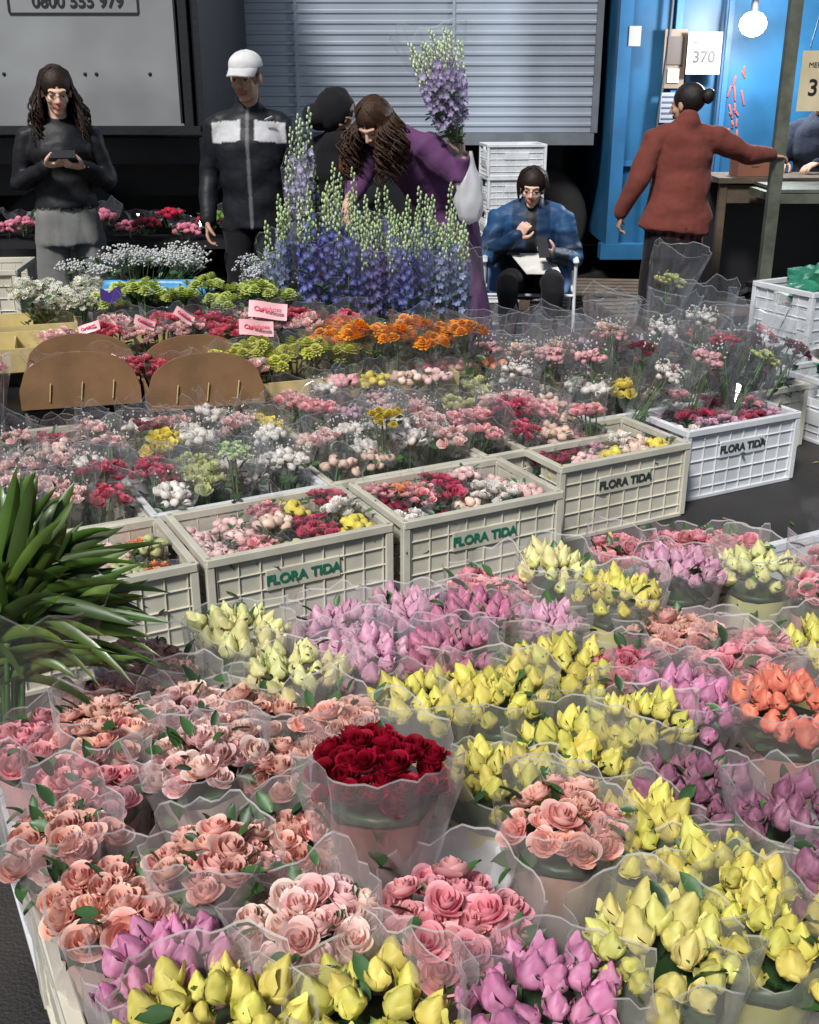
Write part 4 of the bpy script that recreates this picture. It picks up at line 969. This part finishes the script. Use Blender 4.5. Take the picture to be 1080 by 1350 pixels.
mb=MB();v=[(x*.28,y,z) for x in(-1,-.5,0,.5,1) for y,z in((-.24,.33),(0,.29),(.12,.30),(.22,.50),(.29,.72))];mb.add(np.array(v),gf(5,5),(.1,.2,.4));ob('seat_webbing',mb.mesh('sw',[m_solid]),(0,0,0),0,e)

# --- woman in rust sweater (back turned)
RU=(.15,.040,.030)
cols={'top':(RU,1,.012,(6,6,9)),'skin':(SK2,0),'lip':(lip(SK2),0),'pants':((.012,.010,.012),1,.006,(9,9,4)),'shoe':((.02,.02,.02),2,0)}
body=[(*loft([(0.02,0,.76),(0.01,0,.86),(0,0,1.02),(0,-.02,1.16),(0,0,1.30),(0,.02,1.385),(0,.02,1.42)],[(.225,.18),(.21,.165),(.175,.14),(.182,.145),(.165,.11),(.08,.07),(.06,.056)],n=20),'top'),
 (*loft([(-.15,.0,1.30),(0,.01,1.34),(.15,.0,1.30)],[.068,.06,.068],n=14),'top'),
 arm((-.18,.0,1.30),(-.38,-.05,1.21),(-.58,-.16,1.19),(.078,.062,.044)),arm((.18,.0,1.30),(.27,.05,1.06),(.35,-.0,.86),(.078,.066,.047)),
 (*loft([(0.02,0,.60),(0.02,0,.78)],[(.185,.145),(.18,.14)],n=18),'pants'),
 leg((-.08,0,.68),(-.09,-.01,.44),(-.09,.02,.10),(.089,.088,.075)),leg((.11,0,.68),(.12,-.01,.44),(.13,.02,.10),(.089,.088,.075)),shoe((-.09,.02,.09)),shoe((.13,.02,.09))]
w4,HM=figure('woman_in_rust_sweater',(1.66,7.0,0),math.radians(180),body,(.0,-.02,1.49),(.85,.15,0),(0,.015,1.36),
 [(((-.58,-.16,1.19),(-.9,-.4,-.1),(0,0,-1),(.3,-.9,0)),dict(curl=.3,sc=.95)),(((.35,-.0,.86),(.15,-.2,-1),(-1,0,0),(0,-1,0)),dict(curl=.5,sc=.95))],cols,None,hs=.98,female=True)
P_=[];v,f=ell((0,.024,.034),(.084,.099,.091),22,14);v=hairwave(v,9,.003);P_.append((v,f,(.015,.011,.01)))
v,f=ell((0,.145,.03),(.04,.035,.045),14,10);v=hairwave(v-np.array((0,.145,.03)),2,.02)+np.array((0,.145,.03));P_.append((v,f,(.015,.011,.01)))
part(w4,'hair',P_,[m_hair],HM)

# --- hooded person behind
cols={'top':((.010,.010,.012),1,.008),'skin':(SK2,0),'lip':(lip(SK2),0),'pants':((.012,.012,.016),1),'shoe':((.02,.02,.02),2,0)}
body=[(*loft([(0,0,.82),(0,0,1.0),(0,-.03,1.15),(0,-.05,1.28),(0,-.04,1.35)],[(.17,.13),(.175,.13),(.18,.14),(.16,.12),(.09,.08)],n=18),'top'),
 arm((-.17,-.03,1.26),(-.24,-.06,1.02),(-.18,-.28,.92),(.07,.058,.045)),arm((.17,-.03,1.26),(.24,-.06,1.02),(.18,-.28,.92),(.07,.058,.045)),
 (*loft([(-.14,-.03,1.26),(.14,-.03,1.26)],[.07,.07],n=12),'top'),
 leg((-.09,0,.84),(-.10,-.01,.46),(-.11,.02,.10)),leg((.09,0,.84),(.10,-.01,.46),(.11,.02,.10)),shoe((-.11,.0,.09)),shoe((.11,.0,.09))]
w5,HM=figure('hooded_person',(-.38,6.85,0),-.4,body,(0,-.09,1.45),(1.6,.6,0),(0,-.04,1.32),
 [(((-.18,-.28,.92),(0,-.9,-.4),(0,0,-1),(1,0,0)),dict(curl=.4)),(((.18,-.28,.92),(0,-.9,-.4),(0,0,-1),(-1,0,0)),dict(curl=.4))],cols,lambda p,l:(.6,.1,.01) if l=='top' and p[1]<-.05 and .04<p[0]<.15 and 1.14<p[2]<1.2 else None)
v,f=ell((0,.03,.0),(.10,.118,.13),24,18);v=hairwave(v,4,.008);v2,f2=ell((0,.09,-.09),(.13,.09,.07),20,12);part(w5,'hood',[(v,f,(.010,.010,.012)),(v2,f2,(.010,.010,.012))],[m_cloth],HM)

# --- vendor at far right
cols={'top':((.015,.02,.035),1,.008),'skin':(SK2,0),'lip':(lip(SK2),0),'pants':((.012,.012,.016),1),'shoe':((.02,.02,.02),2,0)}
body=[(*loft([(0,0,.82),(0,0,1.0),(0,-.02,1.15),(0,-.03,1.26),(0,-.01,1.36),(0,0,1.41)],[(.17,.13),(.175,.13),(.18,.14),(.18,.12),(.10,.088),(.06,.06)],n=18),'top'),
 (*loft([(-.15,-.02,1.30),(.15,-.02,1.30)],[.066,.066],n=12),'top'),
 arm((-.17,-.02,1.29),(-.23,-.10,1.06),(-.13,-.33,1.08),(.07,.055,.04)),arm((.17,-.02,1.29),(.23,-.10,1.06),(.12,-.33,1.08),(.07,.055,.04)),
 leg((-.09,0,.84),(-.10,-.01,.46),(-.11,.02,.10)),leg((.09,0,.84),(.10,-.01,.46),(.11,.02,.10)),shoe((-.11,.0,.09)),shoe((.11,.0,.09))]
w6,HM=figure('vendor',(2.98,8.42,0),-.7,body,(0,-.07,1.52),(0,.4,0),(0,-.01,1.38),
 [(((-.13,-.33,1.08),(.3,-.9,-.25),(0,0,-1),(1,0,0)),dict(curl=.35)),(((.12,-.33,1.08),(-.3,-.9,-.25),(0,0,-1),(-1,0,0)),dict(curl=.35))],cols,None)
v,f=ell((0,.020,.036),(.082,.098,.091),20,12);v=hairwave(v,6,.003);part(w6,'hair',[(v,f,(.012,.009,.008))],[m_hair],HM)

# ------------------------------------------------------------------ light, world, camera
W=bpy.data.worlds.new('World');S.world=W;W.use_nodes=True;nt=W.node_tree
sky=nt.nodes.new('ShaderNodeTexSky');sky.sky_type='NISHITA';sky.sun_disc=False
el,az=math.radians(50),math.radians(205)
sky.sun_elevation=el;sky.sun_rotation=az
nt.links.new(sky.outputs['Color'],nt.nodes['Background'].inputs['Color']);nt.nodes['Background'].inputs['Strength'].default_value=.062
sd_=bpy.data.lights.new('sun','SUN');sd_.energy=4.5;sd_.angle=math.radians(10);sd_.color=(1,.965,.92)
so=bpy.data.objects.new('sun',sd_);COL.objects.link(so)
dirv=Vector((math.sin(az)*math.cos(el),math.cos(az)*math.cos(el),math.sin(el)))
so.rotation_euler=dirv.to_track_quat('Z','Y').to_euler()
cd=bpy.data.cameras.new('camera');cd.sensor_fit='VERTICAL';cd.sensor_height=36;cd.lens=38.67;cd.clip_end=400;cd.clip_start=.05
co_=bpy.data.objects.new('camera',cd);COL.objects.link(co_);co_.location=(0,0,1.65);co_.rotation_euler=(pi/2-math.radians(21.63),0,0)
S.camera=co_
S.view_settings.view_transform='Standard';S.view_settings.look='None';S.view_settings.exposure=0
